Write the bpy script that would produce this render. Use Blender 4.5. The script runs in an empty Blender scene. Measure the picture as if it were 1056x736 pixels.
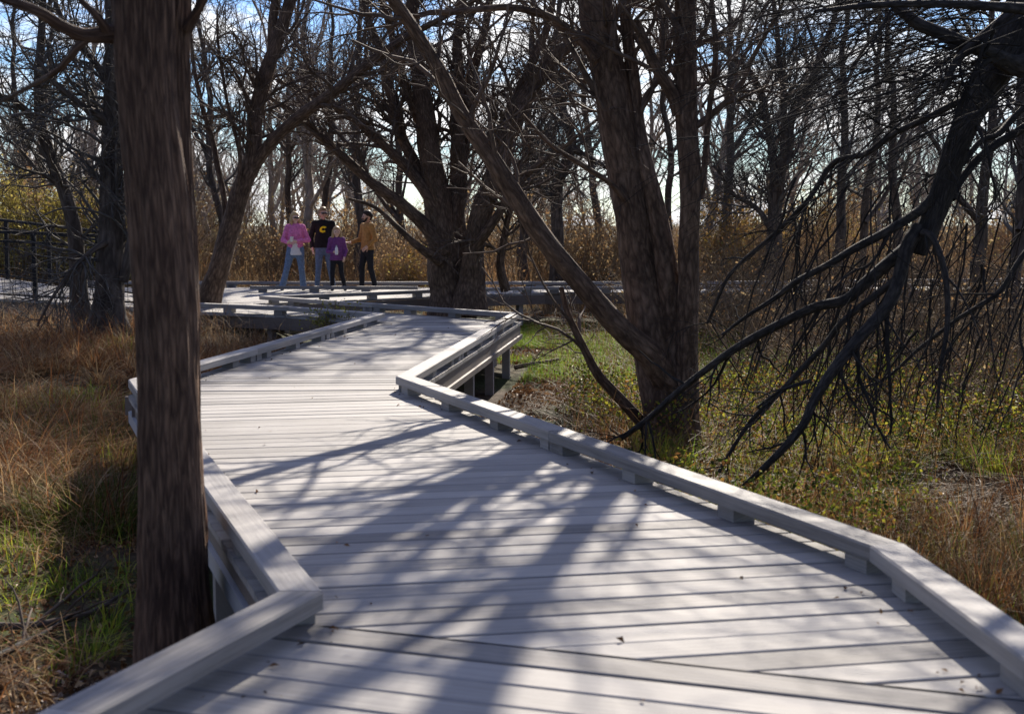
import bpy, math, random
import numpy as np
from mathutils import Vector
from mathutils.bvhtree import BVHTree

rs = np.random.RandomState(11)
random.seed(5)
scene = bpy.context.scene
COL = scene.collection
F, CX, CY = 1467.0, 528.0, 368.0
CAMH = 1.40
PITCH = math.atan(138.0 / F)
CP, SP = math.cos(PITCH), math.sin(PITCH)

# ------------------------------------------------------------------ helpers
def ray(px, py):
    u, v = (px - CX) / F, (CY - py) / F
    return np.array([u, CP + v * SP, -SP + v * CP])

def at(px, py, Y):
    d = ray(px, py)
    return np.array([0, 0, CAMH]) + d * (Y / d[1])

def G(px, py, z=0.0):
    d = ray(px, py)
    p = np.array([0, 0, CAMH]) + d * ((z - CAMH) / d[2])
    return np.array([p[0], p[1]])

def tag(o, label=None, cat=None, group=None, kind=None):
    if label: o['label'] = label
    if cat: o['category'] = cat
    if group: o['group'] = group
    if kind: o['kind'] = kind
    return o

def empty(name, loc=(0, 0, 0), rz=0.0):
    o = bpy.data.objects.new(name, None)
    o.empty_display_size = .2
    o.location = loc
    o.rotation_euler = (0, 0, rz)
    COL.objects.link(o)
    return o

def npmesh(name, V, faces, mat=None, parent=None, smooth=False, uv=None, col=None, rnd=None):
    """V (n,3); faces: (m,k) int array, or list of such arrays; uv per loop; col/rnd per face"""
    if not isinstance(faces, list): faces = [faces]
    faces = [np.asarray(f, dtype=np.int32) for f in faces if len(f)]
    me = bpy.data.meshes.new(name)
    V = np.ascontiguousarray(V, dtype=np.float32)
    loops = np.concatenate([f.ravel() for f in faces])
    tot = np.concatenate([np.full(len(f), f.shape[1], dtype=np.int32) for f in faces])
    start = np.concatenate([[0], np.cumsum(tot)[:-1]]).astype(np.int32)
    me.vertices.add(len(V)); me.vertices.foreach_set('co', V.ravel())
    me.loops.add(len(loops)); me.loops.foreach_set('vertex_index', loops)
    me.polygons.add(len(tot)); me.polygons.foreach_set('loop_start', start)
    me.polygons.foreach_set('use_smooth', np.full(len(tot), bool(smooth)))
    me.update(calc_edges=True)
    if uv is not None:
        l = me.uv_layers.new(name='UVMap')
        l.data.foreach_set('uv', np.ascontiguousarray(uv, dtype=np.float32).ravel())
    if col is not None:
        a = me.attributes.new('col', 'FLOAT_COLOR', 'FACE')
        c4 = np.ones((len(tot), 4), dtype=np.float32); c4[:, :3] = col
        a.data.foreach_set('color', c4.ravel())
    if rnd is not None:
        a = me.attributes.new('rnd', 'FLOAT', 'FACE')
        a.data.foreach_set('value', np.ascontiguousarray(rnd, dtype=np.float32))
    me.validate()
    if mat: me.materials.append(mat)
    o = bpy.data.objects.new(name, me)
    COL.objects.link(o)
    if parent is not None: o.parent = parent
    return o

def _h(ix, iy, s):
    n = (ix.astype(np.int64) * 374761393 + iy.astype(np.int64) * 668265263 + s * 1442695041) & 0x7fffffff
    n = ((n ^ (n >> 13)) * 1274126177) & 0x7fffffff
    n = (n ^ (n >> 16)) & 0xffff
    return n / 65535.0

def vnoise(x, y, s=0):
    x = np.asarray(x, float); y = np.asarray(y, float)
    ix, iy = np.floor(x), np.floor(y)
    fx, fy = x - ix, y - iy
    fx = fx * fx * (3 - 2 * fx); fy = fy * fy * (3 - 2 * fy)
    a, b = _h(ix, iy, s), _h(ix + 1, iy, s)
    c, d = _h(ix, iy + 1, s), _h(ix + 1, iy + 1, s)
    return (a * (1 - fx) + b * fx) * (1 - fy) + (c * (1 - fx) + d * fx) * fy

def fbm(x, y, s=0, o=4):
    t = 0; a = .5
    for i in range(o):
        t = t + a * vnoise(x * 2 ** i, y * 2 ** i, s + i * 17); a *= .5
    return t / (1 - .5 ** o)

def sstep(a, b, x):
    t = np.clip((x - a) / (b - a), 0, 1); return t * t * (3 - 2 * t)

# ------------------------------------------------------------------ materials
def new_mat(name):
    m = bpy.data.materials.new(name); m.use_nodes = True
    nt = m.node_tree
    b = nt.nodes['Principled BSDF']
    return m, nt, b

def N(nt, t, **kw):
    n = nt.nodes.new(t)
    for k, v in kw.items():
        if k in n.inputs: n.inputs[k].default_value = v
        else: setattr(n, k, v)
    return n

def ramp(nt, src, stops):
    r = nt.nodes.new('ShaderNodeValToRGB')
    el = r.color_ramp.elements
    while len(el) < len(stops): el.new(.5)
    for e, (p, c) in zip(el, stops):
        e.position = p; e.color = (*c, 1)
    nt.links.new(src, r.inputs[0])
    return r.outputs[0]

def bark_mat(name, dark, light, su=22, sv=3.2, bump=.6, rough=.85, scale=1.0, moss=None):
    m, nt, b = new_mat(name)
    L = nt.links.new
    uv = N(nt, 'ShaderNodeTexCoord')
    mp = N(nt, 'ShaderNodeMapping'); mp.inputs['Scale'].default_value = (su * scale, sv * scale, 1)
    L(uv.outputs['UV'], mp.inputs[0])
    n1 = N(nt, 'ShaderNodeTexNoise', Scale=1.0, Detail=7.0, Roughness=.65, Distortion=.9)
    L(mp.outputs[0], n1.inputs['Vector'])
    vo = N(nt, 'ShaderNodeTexVoronoi', Scale=1.1); vo.feature = 'DISTANCE_TO_EDGE'
    mixv = N(nt, 'ShaderNodeVectorMath', operation='MULTIPLY_ADD')
    L(n1.outputs['Color'], mixv.inputs[0]); mixv.inputs[1].default_value = (.9, .9, .9); L(mp.outputs[0], mixv.inputs[2])
    L(mixv.outputs[0], vo.inputs['Vector'])
    mul = N(nt, 'ShaderNodeMath', operation='MULTIPLY_ADD'); L(vo.outputs['Distance'], mul.inputs[0]); mul.inputs[1].default_value = .7
    L(n1.outputs['Fac'], mul.inputs[2])
    big = N(nt, 'ShaderNodeTexNoise', Scale=2.3, Detail=4.0)
    L(uv.outputs['Object'], big.inputs['Vector'])
    add = N(nt, 'ShaderNodeMath', operation='MULTIPLY_ADD'); L(big.outputs['Fac'], add.inputs[0]); add.inputs[1].default_value = .55
    add.inputs[2].default_value = -.28
    s2 = N(nt, 'ShaderNodeMath', operation='ADD'); L(mul.outputs[0], s2.inputs[0]); L(add.outputs[0], s2.inputs[1])
    c = ramp(nt, s2.outputs[0], [(.25, tuple(x * .45 for x in dark)), (.5, dark), (.95, light)])
    L(c, b.inputs['Base Color'])
    b.inputs['Roughness'].default_value = rough
    b.inputs['Specular IOR Level'].default_value = .25
    bp = N(nt, 'ShaderNodeBump', Strength=bump, Distance=.02)
    L(mul.outputs[0], bp.inputs['Height']); L(bp.outputs[0], b.inputs['Normal'])
    return m

def twig_mat(name, dark, light, rough=.65, spec=.3):
    m, nt, b = new_mat(name)
    L = nt.links.new
    tc = N(nt, 'ShaderNodeTexCoord')
    n1 = N(nt, 'ShaderNodeTexNoise', Scale=9.0, Detail=4.0)
    L(tc.outputs['Object'], n1.inputs['Vector'])
    c = ramp(nt, n1.outputs['Fac'], [(.3, dark), (.7, light)])
    L(c, b.inputs['Base Color'])
    b.inputs['Roughness'].default_value = rough
    b.inputs['Specular IOR Level'].default_value = spec
    return m

def leaf_mat(name, trans=.35, rough=.6):
    """per-blade colour attribute, thin and translucent"""
    m, nt, b = new_mat(name)
    L = nt.links.new
    a = N(nt, 'ShaderNodeAttribute'); a.attribute_name = 'col'
    L(a.outputs['Color'], b.inputs['Base Color'])
    b.inputs['Roughness'].default_value = rough
    b.inputs['Specular IOR Level'].default_value = .08
    tr = N(nt, 'ShaderNodeBsdfTranslucent'); L(a.outputs['Color'], tr.inputs['Color'])
    mx = N(nt, 'ShaderNodeMixShader'); mx.inputs[0].default_value = trans
    L(b.outputs[0], mx.inputs[1]); L(tr.outputs[0], mx.inputs[2])
    out = nt.nodes['Material Output']; L(mx.outputs[0], out.inputs['Surface'])
    return m

def wood_mat(name, dark, light, rough=.6, spec=.35, grain=(3, 70), bump=.25):
    m, nt, b = new_mat(name)
    L = nt.links.new
    uv = N(nt, 'ShaderNodeTexCoord')
    at_ = N(nt, 'ShaderNodeAttribute'); at_.attribute_name = 'rnd'
    mp = N(nt, 'ShaderNodeMapping'); mp.inputs['Scale'].default_value = (grain[0], grain[1], 1)
    L(uv.outputs['UV'], mp.inputs[0])
    off = N(nt, 'ShaderNodeVectorMath', operation='ADD'); L(mp.outputs[0], off.inputs[0])
    k = N(nt, 'ShaderNodeMath', operation='MULTIPLY'); L(at_.outputs['Fac'], k.inputs[0]); k.inputs[1].default_value = 57.0
    L(k.outputs[0], off.inputs[1])
    n1 = N(nt, 'ShaderNodeTexNoise', Scale=1.0, Detail=6.0, Roughness=.6, Distortion=.4)
    L(off.outputs[0], n1.inputs['Vector'])
    n2 = N(nt, 'ShaderNodeTexNoise', Scale=1.7, Detail=5.0, Roughness=.6)
    L(uv.outputs['Object'], n2.inputs['Vector'])
    m1 = N(nt, 'ShaderNodeMath', operation='MULTIPLY_ADD'); L(at_.outputs['Fac'], m1.inputs[0]); m1.inputs[1].default_value = .46; L(n1.outputs['Fac'], m1.inputs[2])
    m2 = N(nt, 'ShaderNodeMath', operation='MULTIPLY_ADD'); L(n2.outputs['Fac'], m2.inputs[0]); m2.inputs[1].default_value = .5; L(m1.outputs[0], m2.inputs[2])
    m3 = N(nt, 'ShaderNodeMath', operation='MULTIPLY'); L(m2.outputs[0], m3.inputs[0]); m3.inputs[1].default_value = .62
    c = ramp(nt, m3.outputs[0], [(.34, dark), (.62, tuple((a + 1.6 * b_) / 2.6 for a, b_ in zip(dark, light))), (.86, light)])
    L(c, b.inputs['Base Color'])
    rr = N(nt, 'ShaderNodeMath', operation='MULTIPLY_ADD'); L(n1.outputs['Fac'], rr.inputs[0]); rr.inputs[1].default_value = .25; rr.inputs[2].default_value = rough - .12
    L(rr.outputs[0], b.inputs['Roughness'])
    b.inputs['Specular IOR Level'].default_value = spec
    bp = N(nt, 'ShaderNodeBump', Strength=bump, Distance=.004)
    L(n1.outputs['Fac'], bp.inputs['Height']); L(bp.outputs[0], b.inputs['Normal'])
    return m

def cloth_mat(name, c, rough=.9, var=.25, scale=25):
    m, nt, b = new_mat(name)
    L = nt.links.new
    tc = N(nt, 'ShaderNodeTexCoord')
    n1 = N(nt, 'ShaderNodeTexNoise', Scale=scale, Detail=3.0)
    L(tc.outputs['Object'], n1.inputs['Vector'])
    col = ramp(nt, n1.outputs['Fac'], [(.3, tuple(x * (1 - var) for x in c)), (.7, tuple(min(1, x * (1 + var)) for x in c))])
    L(col, b.inputs['Base Color'])
    b.inputs['Roughness'].default_value = rough
    b.inputs['Specular IOR Level'].default_value = .2
    bp = N(nt, 'ShaderNodeBump', Strength=.3, Distance=.01); L(n1.outputs['Fac'], bp.inputs['Height']); L(bp.outputs[0], b.inputs['Normal'])
    return m

M = {}
M['bark_near'] = bark_mat('bark_near', (.075, .044, .03), (.25, .155, .10), 54, 5.0, 1.0)
M['bark_brown'] = bark_mat('bark_brown', (.072, .046, .031), (.225, .152, .105), 26, 6.0, 1.0)
M['bark_grey'] = bark_mat('bark_grey', (.058, .044, .035), (.155, .123, .10), 16, 3.0, .7)
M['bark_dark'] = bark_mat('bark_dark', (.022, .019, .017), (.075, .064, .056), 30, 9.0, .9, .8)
M['bark_rust'] = bark_mat('bark_rust', (.12, .055, .03), (.22, .105, .06), 16, 3.0, .6)
M['twig_brown'] = twig_mat('twig_brown', (.06, .043, .032), (.15, .11, .085), .8, .15)
M['twig_grey'] = twig_mat('twig_grey', (.06, .052, .046), (.14, .125, .11), .8, .15)
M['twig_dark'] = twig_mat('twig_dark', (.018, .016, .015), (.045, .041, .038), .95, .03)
M['twig_tan'] = twig_mat('twig_tan', (.12, .08, .048), (.26, .19, .115), .85, .15)
M['leaf'] = leaf_mat('leaf', .4)
M['litter'] = leaf_mat('litter', .15, .5)
M['deck'] = wood_mat('deck', (.115, .107, .10), (.425, .402, .375), .74, .18, (2.2, 80), .5)
M['kerb'] = wood_mat('kerb', (.115, .107, .101), (.375, .352, .332), .68, .25, (1.6, 60), .6)
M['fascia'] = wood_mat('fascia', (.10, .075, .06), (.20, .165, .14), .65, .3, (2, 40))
M['rim'] = wood_mat('rim', (.28, .29, .31), (.42, .43, .45), .45, .5, (2, 40))  # stringer wood, with the sky's bluish reflection put into its base colour
M['post'] = wood_mat('post', (.20, .18, .165), (.34, .31, .29), .7, .3, (2, 40))

# ------------------------------------------------------------------ ground height
def gz(x, y):
    x = np.asarray(x, float); y = np.asarray(y, float)
    h = -.68 + .16 * (fbm(x * .35, y * .35, 3) - .5) + .07 * (fbm(x * 1.7, y * 1.7, 9) - .5)
    h = h + .40 * sstep(-2.6, -5.0, x) * sstep(8, 17, y) * (1 - sstep(30, 45, y))
    h = h + .10 * sstep(2.0, 5.0, x) * sstep(5, 12, y)
    h = h + .25 * sstep(34, 60, y)
    return h

# ------------------------------------------------------------------ camera, light, sky
cam = bpy.data.cameras.new('camera'); co = bpy.data.objects.new('camera', cam); COL.objects.link(co)
co.location = (0, 0, CAMH); co.rotation_euler = (math.pi / 2 - PITCH, 0, 0)
cam.sensor_width = 36; cam.lens = 36 * F / 1056.0
cam.clip_start = .05; cam.clip_end = 3000
cam.dof.use_dof = True; cam.dof.focus_distance = 15.5; cam.dof.aperture_fstop = 4.0
scene.camera = co

SUN_EL, SUN_AZ = 29.0, 10.8          # azimuth to the right of the view axis (+Y)
e, a = math.radians(SUN_EL), math.radians(SUN_AZ)
sd = Vector((math.sin(a) * math.cos(e), math.cos(a) * math.cos(e), math.sin(e)))
sl = bpy.data.lights.new('sun', 'SUN'); so = bpy.data.objects.new('sun', sl); COL.objects.link(so)
sl.energy = 5.0; sl.angle = math.radians(.6); sl.color = (1.0, .91, .79)
so.rotation_euler = sd.to_track_quat('Z', 'Y').to_euler()
so.location = (0, 0, 30)

w = bpy.data.worlds.new('World'); scene.world = w; w.use_nodes = True
nt = w.node_tree; L = nt.links.new
bg = nt.nodes['Background']
sky = N(nt, 'ShaderNodeTexSky'); sky.sky_type = 'NISHITA'; sky.sun_disc = False
sky.sun_elevation = e; sky.sun_rotation = a
sky.air_density = 1.0; sky.dust_density = .1; sky.ozone_density = 2.0
tc = N(nt, 'ShaderNodeTexCoord')
mp = N(nt, 'ShaderNodeMapping'); mp.inputs['Scale'].default_value = (1.0, 1.0, 3.2); mp.inputs['Location'].default_value = (.3, .1, .05)
L(tc.outputs['Generated'], mp.inputs[0])
cn = N(nt, 'ShaderNodeTexNoise', Scale=9.0, Detail=9.0, Roughness=.58, Distortion=.35); L(mp.outputs[0], cn.inputs['Vector'])
cf = ramp(nt, cn.outputs['Fac'], [(.44, (0, 0, 0)), (.56, (1, 1, 1))])
mx = N(nt, 'ShaderNodeMix'); mx.data_type = 'RGBA'
sx = N(nt, 'ShaderNodeSeparateXYZ'); L(tc.outputs['Generated'], sx.inputs[0])
cz = N(nt, 'ShaderNodeMapRange'); L(sx.outputs['Z'], cz.inputs[0]); cz.inputs[1].default_value = .18; cz.inputs[2].default_value = .6; cz.inputs[3].default_value = 1.0; cz.inputs[4].default_value = .45
cm = N(nt, 'ShaderNodeMath', operation='MULTIPLY'); L(cf, cm.inputs[0]); L(cz.outputs[0], cm.inputs[1]); hz = N(nt, 'ShaderNodeMapRange'); L(sx.outputs['Z'], hz.inputs[0]); hz.inputs[1].default_value = .0; hz.inputs[2].default_value = .075; hz.inputs[3].default_value = .6; hz.inputs[4].default_value = 0
mxx = N(nt, 'ShaderNodeMath', operation='MAXIMUM'); L(cm.outputs[0], mxx.inputs[0]); L(hz.outputs[0], mxx.inputs[1]); L(mxx.outputs[0], mx.inputs[0])
hs = N(nt, 'ShaderNodeHueSaturation', Hue=.52, Saturation=1.15, Value=1.3); L(sky.outputs[0], hs.inputs['Color'])
tn = N(nt, 'ShaderNodeVectorMath', operation='MULTIPLY'); L(hs.outputs[0], tn.inputs[0]); tn.inputs[1].default_value = (.74, .93, 1.18); L(tn.outputs[0], mx.inputs[6])
dt = N(nt, 'ShaderNodeVectorMath', operation='DOT_PRODUCT'); L(tc.outputs['Generated'], dt.inputs[0]); dt.inputs[1].default_value = tuple(sd)
dm = N(nt, 'ShaderNodeMapRange'); L(dt.outputs['Value'], dm.inputs[0]); dm.inputs[1].default_value = -.3; dm.inputs[2].default_value = .85; dm.inputs[3].default_value = .20; dm.inputs[4].default_value = 1.0
cc = N(nt, 'ShaderNodeVectorMath', operation='SCALE'); cc.inputs[0].default_value = (14.4, 14.4, 14.6); L(dm.outputs[0], cc.inputs['Scale'])     # clouds are brightest towards the sun
L(cc.outputs[0], mx.inputs[7])
L(mx.outputs[2], bg.inputs['Color']); bg.inputs['Strength'].default_value = .052
scene.view_settings.view_transform = 'Standard'; scene.view_settings.look = 'None'
scene.view_settings.exposure = 1.0; scene.view_settings.gamma = 1.0
scene.view_settings.use_curve_mapping = False
scene.cycles.use_denoising = True
try:
    scene.cycles.denoiser = 'OPENIMAGEDENOISE'
    scene.cycles.denoising_input_passes = 'RGB_ALBEDO_NORMAL'
except Exception: pass
scene.cycles.max_bounces = 6; scene.cycles.diffuse_bounces = 3; scene.cycles.transmission_bounces = 3
scene.cycles.sample_clamp_indirect = 6.0

# ------------------------------------------------------------------ ground
def axis(lo, hi, step, far_lo, far_hi):
    c = list(np.arange(lo, hi + 1e-6, step))
    s = step; v = hi
    while v < far_hi: s *= 1.22; v += s; c.append(v)
    s = step; v = lo; pre = []
    while v > far_lo: s *= 1.22; v -= s; pre.append(v)
    return np.array(pre[::-1] + c)
gx, gy = axis(-12, 12, .16, -500, 500), axis(1, 40, .16, -30, 900)
X, Y = np.meshgrid(gx, gy)
V = np.stack([X, Y, gz(X, Y)], -1).reshape(-1, 3)
nx, ny = len(gx), len(gy)
ii = (np.arange(ny - 1)[:, None] * nx + np.arange(nx - 1)[None, :]).ravel()
Fq = np.stack([ii, ii + 1, ii + nx + 1, ii + nx], -1)
m, nt, b = new_mat('soil'); L = nt.links.new
tc = N(nt, 'ShaderNodeTexCoord')
n1 = N(nt, 'ShaderNodeTexNoise', Scale=.5, Detail=6.0); L(tc.outputs['Object'], n1.inputs['Vector'])
n2 = N(nt, 'ShaderNodeTexNoise', Scale=14.0, Detail=8.0, Roughness=.7); L(tc.outputs['Object'], n2.inputs['Vector'])
c1 = ramp(nt, n2.outputs['Fac'], [(.3, (.028, .018, .011)), (.55, (.075, .05, .03)), (.75, (.16, .105, .06))])
c2 = ramp(nt, n2.outputs['Fac'], [(.3, (.02, .022, .008)), (.6, (.06, .07, .02)), (.8, (.12, .11, .04))])
mxn = N(nt, 'ShaderNodeMix'); mxn.data_type = 'RGBA'
fr = ramp(nt, n1.outputs['Fac'], [(.45, (0, 0, 0)), (.6, (1, 1, 1))]); L(fr, mxn.inputs[0])
L(c1, mxn.inputs[6]); L(c2, mxn.inputs[7]); L(mxn.outputs[2], b.inputs['Base Color'])
b.inputs['Roughness'].default_value = .95; b.inputs['Specular IOR Level'].default_value = .15
bp = N(nt, 'ShaderNodeBump', Strength=.8, Distance=.03); L(n2.outputs['Fac'], bp.inputs['Height']); L(bp.outputs[0], b.inputs['Normal'])
tag(npmesh('ground', V, Fq, m, smooth=True), kind='structure')

# ------------------------------------------------------------------ boardwalk
ZT = .13                      # top of the kerb
def g2(px, py): return G(px, py, ZT)
# inner (deck side) top corners of the kerbs, read off the photograph
Lk = [np.array([-1.85, 1.2]), g2(97, 735), g2(333, 609), g2(152, 391), np.array([-1.80, 20.15]), np.array([-3.3, 21.7]), np.array([-5.2, 22.9])]
Rk = [np.array([1.62, 1.2]), g2(1056, 680), g2(897, 562), g2(408, 388), np.array([-.02, 20.15]), np.array([-4.42, 24.85]), np.array([-1.7, 27.2]), np.array([.6, 28.75]), np.array([4.0, 29.0]), np.array([9.0, 30.2]), np.array([15, 31.5])]
KW = .15

def offset_poly(pts, d):
    """offset an open polyline to its left by d"""
    pts = [np.array(p, float) for p in pts]
    out = []
    for i, p in enumerate(pts):
        ns = []
        if i > 0:
            t = pts[i] - pts[i - 1]; t /= np.linalg.norm(t); ns.append(np.array([-t[1], t[0]]))
        if i < len(pts) - 1:
            t = pts[i + 1] - pts[i]; t /= np.linalg.norm(t); ns.append(np.array([-t[1], t[0]]))
        n = sum(ns); n /= np.linalg.norm(n)
        k = 1.0 / max(.35, n @ ns[0])
        out.append(p + n * d * k)
    return out

def clip_poly(poly, n, c):
    """keep n.p <= c"""
    out = []
    for i in range(len(poly)):
        p, q = poly[i], poly[(i + 1) % len(poly)]
        dp, dq = p @ n - c, q @ n - c
        if dp <= 0: out.append(p)
        if (dp < 0) != (dq < 0) and abs(dp - dq) > 1e-12:
            out.append(p + (q - p) * dp / (dp - dq))
    return out

class Acc:
    def __init__(s): s.V = []; s.F = {}; s.UV = {}; s.R = {}; s.n = 0
    def add(s, V, faces, uv=None, rnd=0.):
        V = np.asarray(V, float)
        for f in faces:
            k = len(f)
            s.F.setdefault(k, []).append([i + s.n for i in f])
            s.UV.setdefault(k, []).extend([(uv[i] if uv is not None else (0, 0)) for i in f])
            s.R.setdefault(k, []).append(rnd)
        s.V.append(V); s.n += len(V)
    def build(s, name, mat, parent=None, smooth=False):
        ks = sorted(s.F)
        return npmesh(name, np.concatenate(s.V), [np.array(s.F[k]) for k in ks], mat, parent, smooth,
                      uv=np.concatenate([np.array(s.UV[k], float) for k in ks]),
                      rnd=np.concatenate([np.array(s.R[k], float) for k in ks]))

def prism(acc, poly, z0, z1, t=None, rnd=0., tilt=0.):
    """vertical prism over a 2D polygon (counter clockwise)"""
    poly = [np.array(p) for p in poly]
    ar = sum(p[0] * q[1] - q[0] * p[1] for p, q in zip(poly, poly[1:] + poly[:1]))
    if abs(ar) < 1e-5: return
    if ar < 0: poly = poly[::-1]
    t = np.array([1., 0]) if t is None else t
    nrm = np.array([-t[1], t[0]])
    k = len(poly)
    c = sum(poly) / k
    zt = [z1 + tilt * ((p - c) @ nrm) for p in poly]
    V = [(p[0], p[1], z0) for p in poly] + [(p[0], p[1], z) for p, z in zip(poly, zt)]
    uv = [(p @ t, p @ nrm - .2) for p in poly] + [(p @ t, p @ nrm) for p in poly]
    fs = [list(range(k - 1, -1, -1)), list(range(k, 2 * k))] + [[i, (i + 1) % k, k + (i + 1) % k, k + i] for i in range(k)]
    acc.add(V, fs, uv, rnd)

def planks(acc, poly, t, mod=.186, gap=.009, off=0., z=0., ch=.009, dp=.005):
    """lay planks that run along t over a polygon; long edges are eased"""
    t = np.array(t, float); t /= np.linalg.norm(t); n = np.array([-t[1], t[0]])
    s = [p @ n for p in poly]
    k = math.floor((min(s) - off) / mod)
    def strip(a0, a1):
        q = clip_poly(poly, n, a1)
        return clip_poly(q, -n, -a0) if len(q) >= 3 else []
    while off + k * mod < max(s):
        g0, g1 = gap * random.uniform(.2, 1.7) / 2, gap * random.uniform(.2, 1.7) / 2; ch, dp = random.choice(((.005, .003), (.007, .004), (.010, .006)))
        a0, a1 = off + k * mod + g0, off + (k + 1) * mod - g1
        rnd = random.random(); zt = z + random.uniform(-.002, .002); tl = random.uniform(-.012, .012)
        ac = (a0 + a1) / 2
        q = strip(a0, a1)
        if len(q) >= 3: prism(acc, q, -.038 + z, zt - dp - .001, t, rnd)
        for b0, b1, z0, z1 in ((a0, a0 + ch, zt - dp, zt), (a0 + ch, a1 - ch, zt, zt), (a1 - ch, a1, zt, zt - dp)):
            q = strip(b0, b1)
            if len(q) < 3: continue
            ar = sum(p[0] * r[1] - q_[1] * 0 - r[0] * p[1] for p, r, q_ in zip(q, q[1:] + q[:1], q))
            if abs(ar) < 1e-6: continue
            if ar < 0: q = q[::-1]
            V = [(p[0], p[1], z0 + (z1 - z0) * (p @ n - b0) / (b1 - b0) + tl * (p @ n - ac)) for p in q]
            acc.add(V, [list(range(len(q)))], [(p @ t, p @ n) for p in q], rnd)
        k += 1

bw = empty('boardwalk', (0, 0, 0))
tag(bw, 'weathered grey plank boardwalk with low kerbs zigzagging through the trees', 'boardwalk')
Lo = offset_poly(Lk, KW)        # the deck runs out under the kerbs
Ro = offset_poly(Rk, -KW)
seamL = G(336, 645); seamR = G(1056, 722)
sdv = seamR - seamL; sdv /= np.linalg.norm(sdv)
deck = Acc()
def line_x(p, d, a, b_):
    """intersection of p+td with line a-b"""
    e_ = b_ - a
    A_ = np.array([[d[0], -e_[0]], [d[1], -e_[1]]]); r = np.linalg.solve(A_, a - p)
    return p + d * r[0]
sL = Lo[2]                                                   # outer corner at the bend
sR = line_x(seamL, sdv, Ro[1], Ro[2]) if True else None
# near stretch
near = [Lo[0], Ro[0], line_x(seamL, sdv, Ro[0], Ro[1]), seamL, Lo[2], Lo[1]]
sR = near[2]
off1 = seamL @ np.array([-sdv[1], sdv[0]])
nearA = [Lo[0], Ro[0], sR, seamL, line_x(seamL, -sdv, Lo[1], Lo[2])]
planks(deck, [Lo[0], Ro[0], sR, line_x(seamL, -sdv, Lo[1], Lo[2])], sdv, off=off1)
d2 = Lk[3] - Lk[2]; d2 /= np.linalg.norm(d2)
p2 = np.array([.985, .20]) / np.linalg.norm([.985, .20])
# sliver behind the corner and the middle stretch, planks nearly across
poly2 = [seamL, sR, Ro[1], Ro[2], Ro[3], Lo[3], Lo[2]]
poly2 = [seamL + sdv * .003, sR, Ro[1] if Ro[1][1] > sR[1] else sR + np.array([0, .001]), Ro[2], Ro[3], Lo[3], Lo[2]]
gapn = np.array([-sdv[1], sdv[0]]) * .008
tri = [seamL + gapn, sR + gapn, Ro[2], Ro[3], Lo[3], Lo[2]]
# split into convex pieces along the line E-A so the planks line up
off2 = 0.03
planks(deck, tri, p2, off=off2)
d3_ = 0
# third stretch
d3 = Lk[4] - Lk[3]; p3 = np.array([.9985, .055])
planks(deck, [Lo[3], Ro[3], Ro[4], Lo[4]], p3, off=.05)
# junction of the far stretches
d4 = np.array([.72, .69])
planks(deck, [Lo[4], Ro[4], np.array([-4.42, 24.8]), np.array([-5.4, 23.4]), Lo[5]], d4)
planks(deck, [Lo[5] + np.array([.0, .012]), np.array([-5.4, 23.4]), np.array([-4.42, 24.8]) , np.array([-8.0, 26.6]), np.array([-6.0, 22.85])], np.array([.2, 1.0]))
Pn = [np.array([-7.9, 26.65]), np.array([-4.43, 24.87]), Ro[6], Ro[7]]
planks(deck, [np.array([-7.9, 26.65]), np.array([-4.43, 24.87]), Ro[6], np.array([-1.55, 29.0]), np.array([-7.9, 29.0])], np.array([.55, 1.0]))
planks(deck, [Ro[6] + np.array([.01, 0]), Ro[7], np.array([.5, 29.0]), np.array([-1.54, 29.0])], np.array([.55, 1.0]))
far_far = [np.array([-9.5, 31.2]), np.array([-3.0, 30.85]), np.array([4.0, 31.05]), np.array([9.0, 32.3]), np.array([15, 33.6])]
ff = offset_poly(far_far, KW)
planks(deck, [np.array([-9.5, 29.01]), np.array([.5, 29.01]), Ro[8], ff[2], ff[1], ff[0]], np.array([.02, 1.0]))
planks(deck, [Ro[8] + np.array([.01, 0]), Ro[9], ff[3], ff[2] + np.array([.01, 0])], np.array([-.2, 1.0]))
planks(deck, [Ro[9] + np.array([.01, 0]), Ro[10], ff[4], ff[3] + np.array([.01, 0])], np.array([-.2, 1.0]))
deck.build('deck', M['deck'], bw)

def kerb_cap(acc, pts, side, z0=.066, z1=ZT, cut_ends=True, wdt=KW, lift=0.):
    """a square timber along an inner polyline; side=+1: outer edge to the left"""
    c = .008
    prof = [(0, z0), (0, z1 - c), (c, z1), (wdt - c, z1), (wdt, z1 - c), (wdt, z0)]
    offs = {o: offset_poly(pts, side * o) for o in set(p[0] for p in prof)}
    rings = [[(*offs[o][i], z + lift) for o, z in prof] for i in range(len(pts))]
    k = len(prof)
    acc_l = 0
    for i in range(len(pts) - 1):
        Lg = np.linalg.norm(np.array(pts[i + 1]) - pts[i])
        V = rings[i] + rings[i + 1]
        vv = np.cumsum([0] + [math.hypot(prof[j + 1][0] - prof[j][0], prof[j + 1][1] - prof[j][1]) for j in range(k - 1)])
        uv = [(acc_l, x) for x in vv] + [(acc_l + Lg, x) for x in vv]
        fs = []
        for j in range(k):
            f = [j, (j + 1) % k, k + (j + 1) % k, k + j]
            fs.append(f if side < 0 else f[::-1])
        fs.append(list(range(k)) if side > 0 else list(range(k))[::-1])
        fs.append([k + x for x in (range(k - 1, -1, -1) if side > 0 else range(k))])
        acc.add(V, fs, uv, random.random())
        acc_l += Lg

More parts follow.
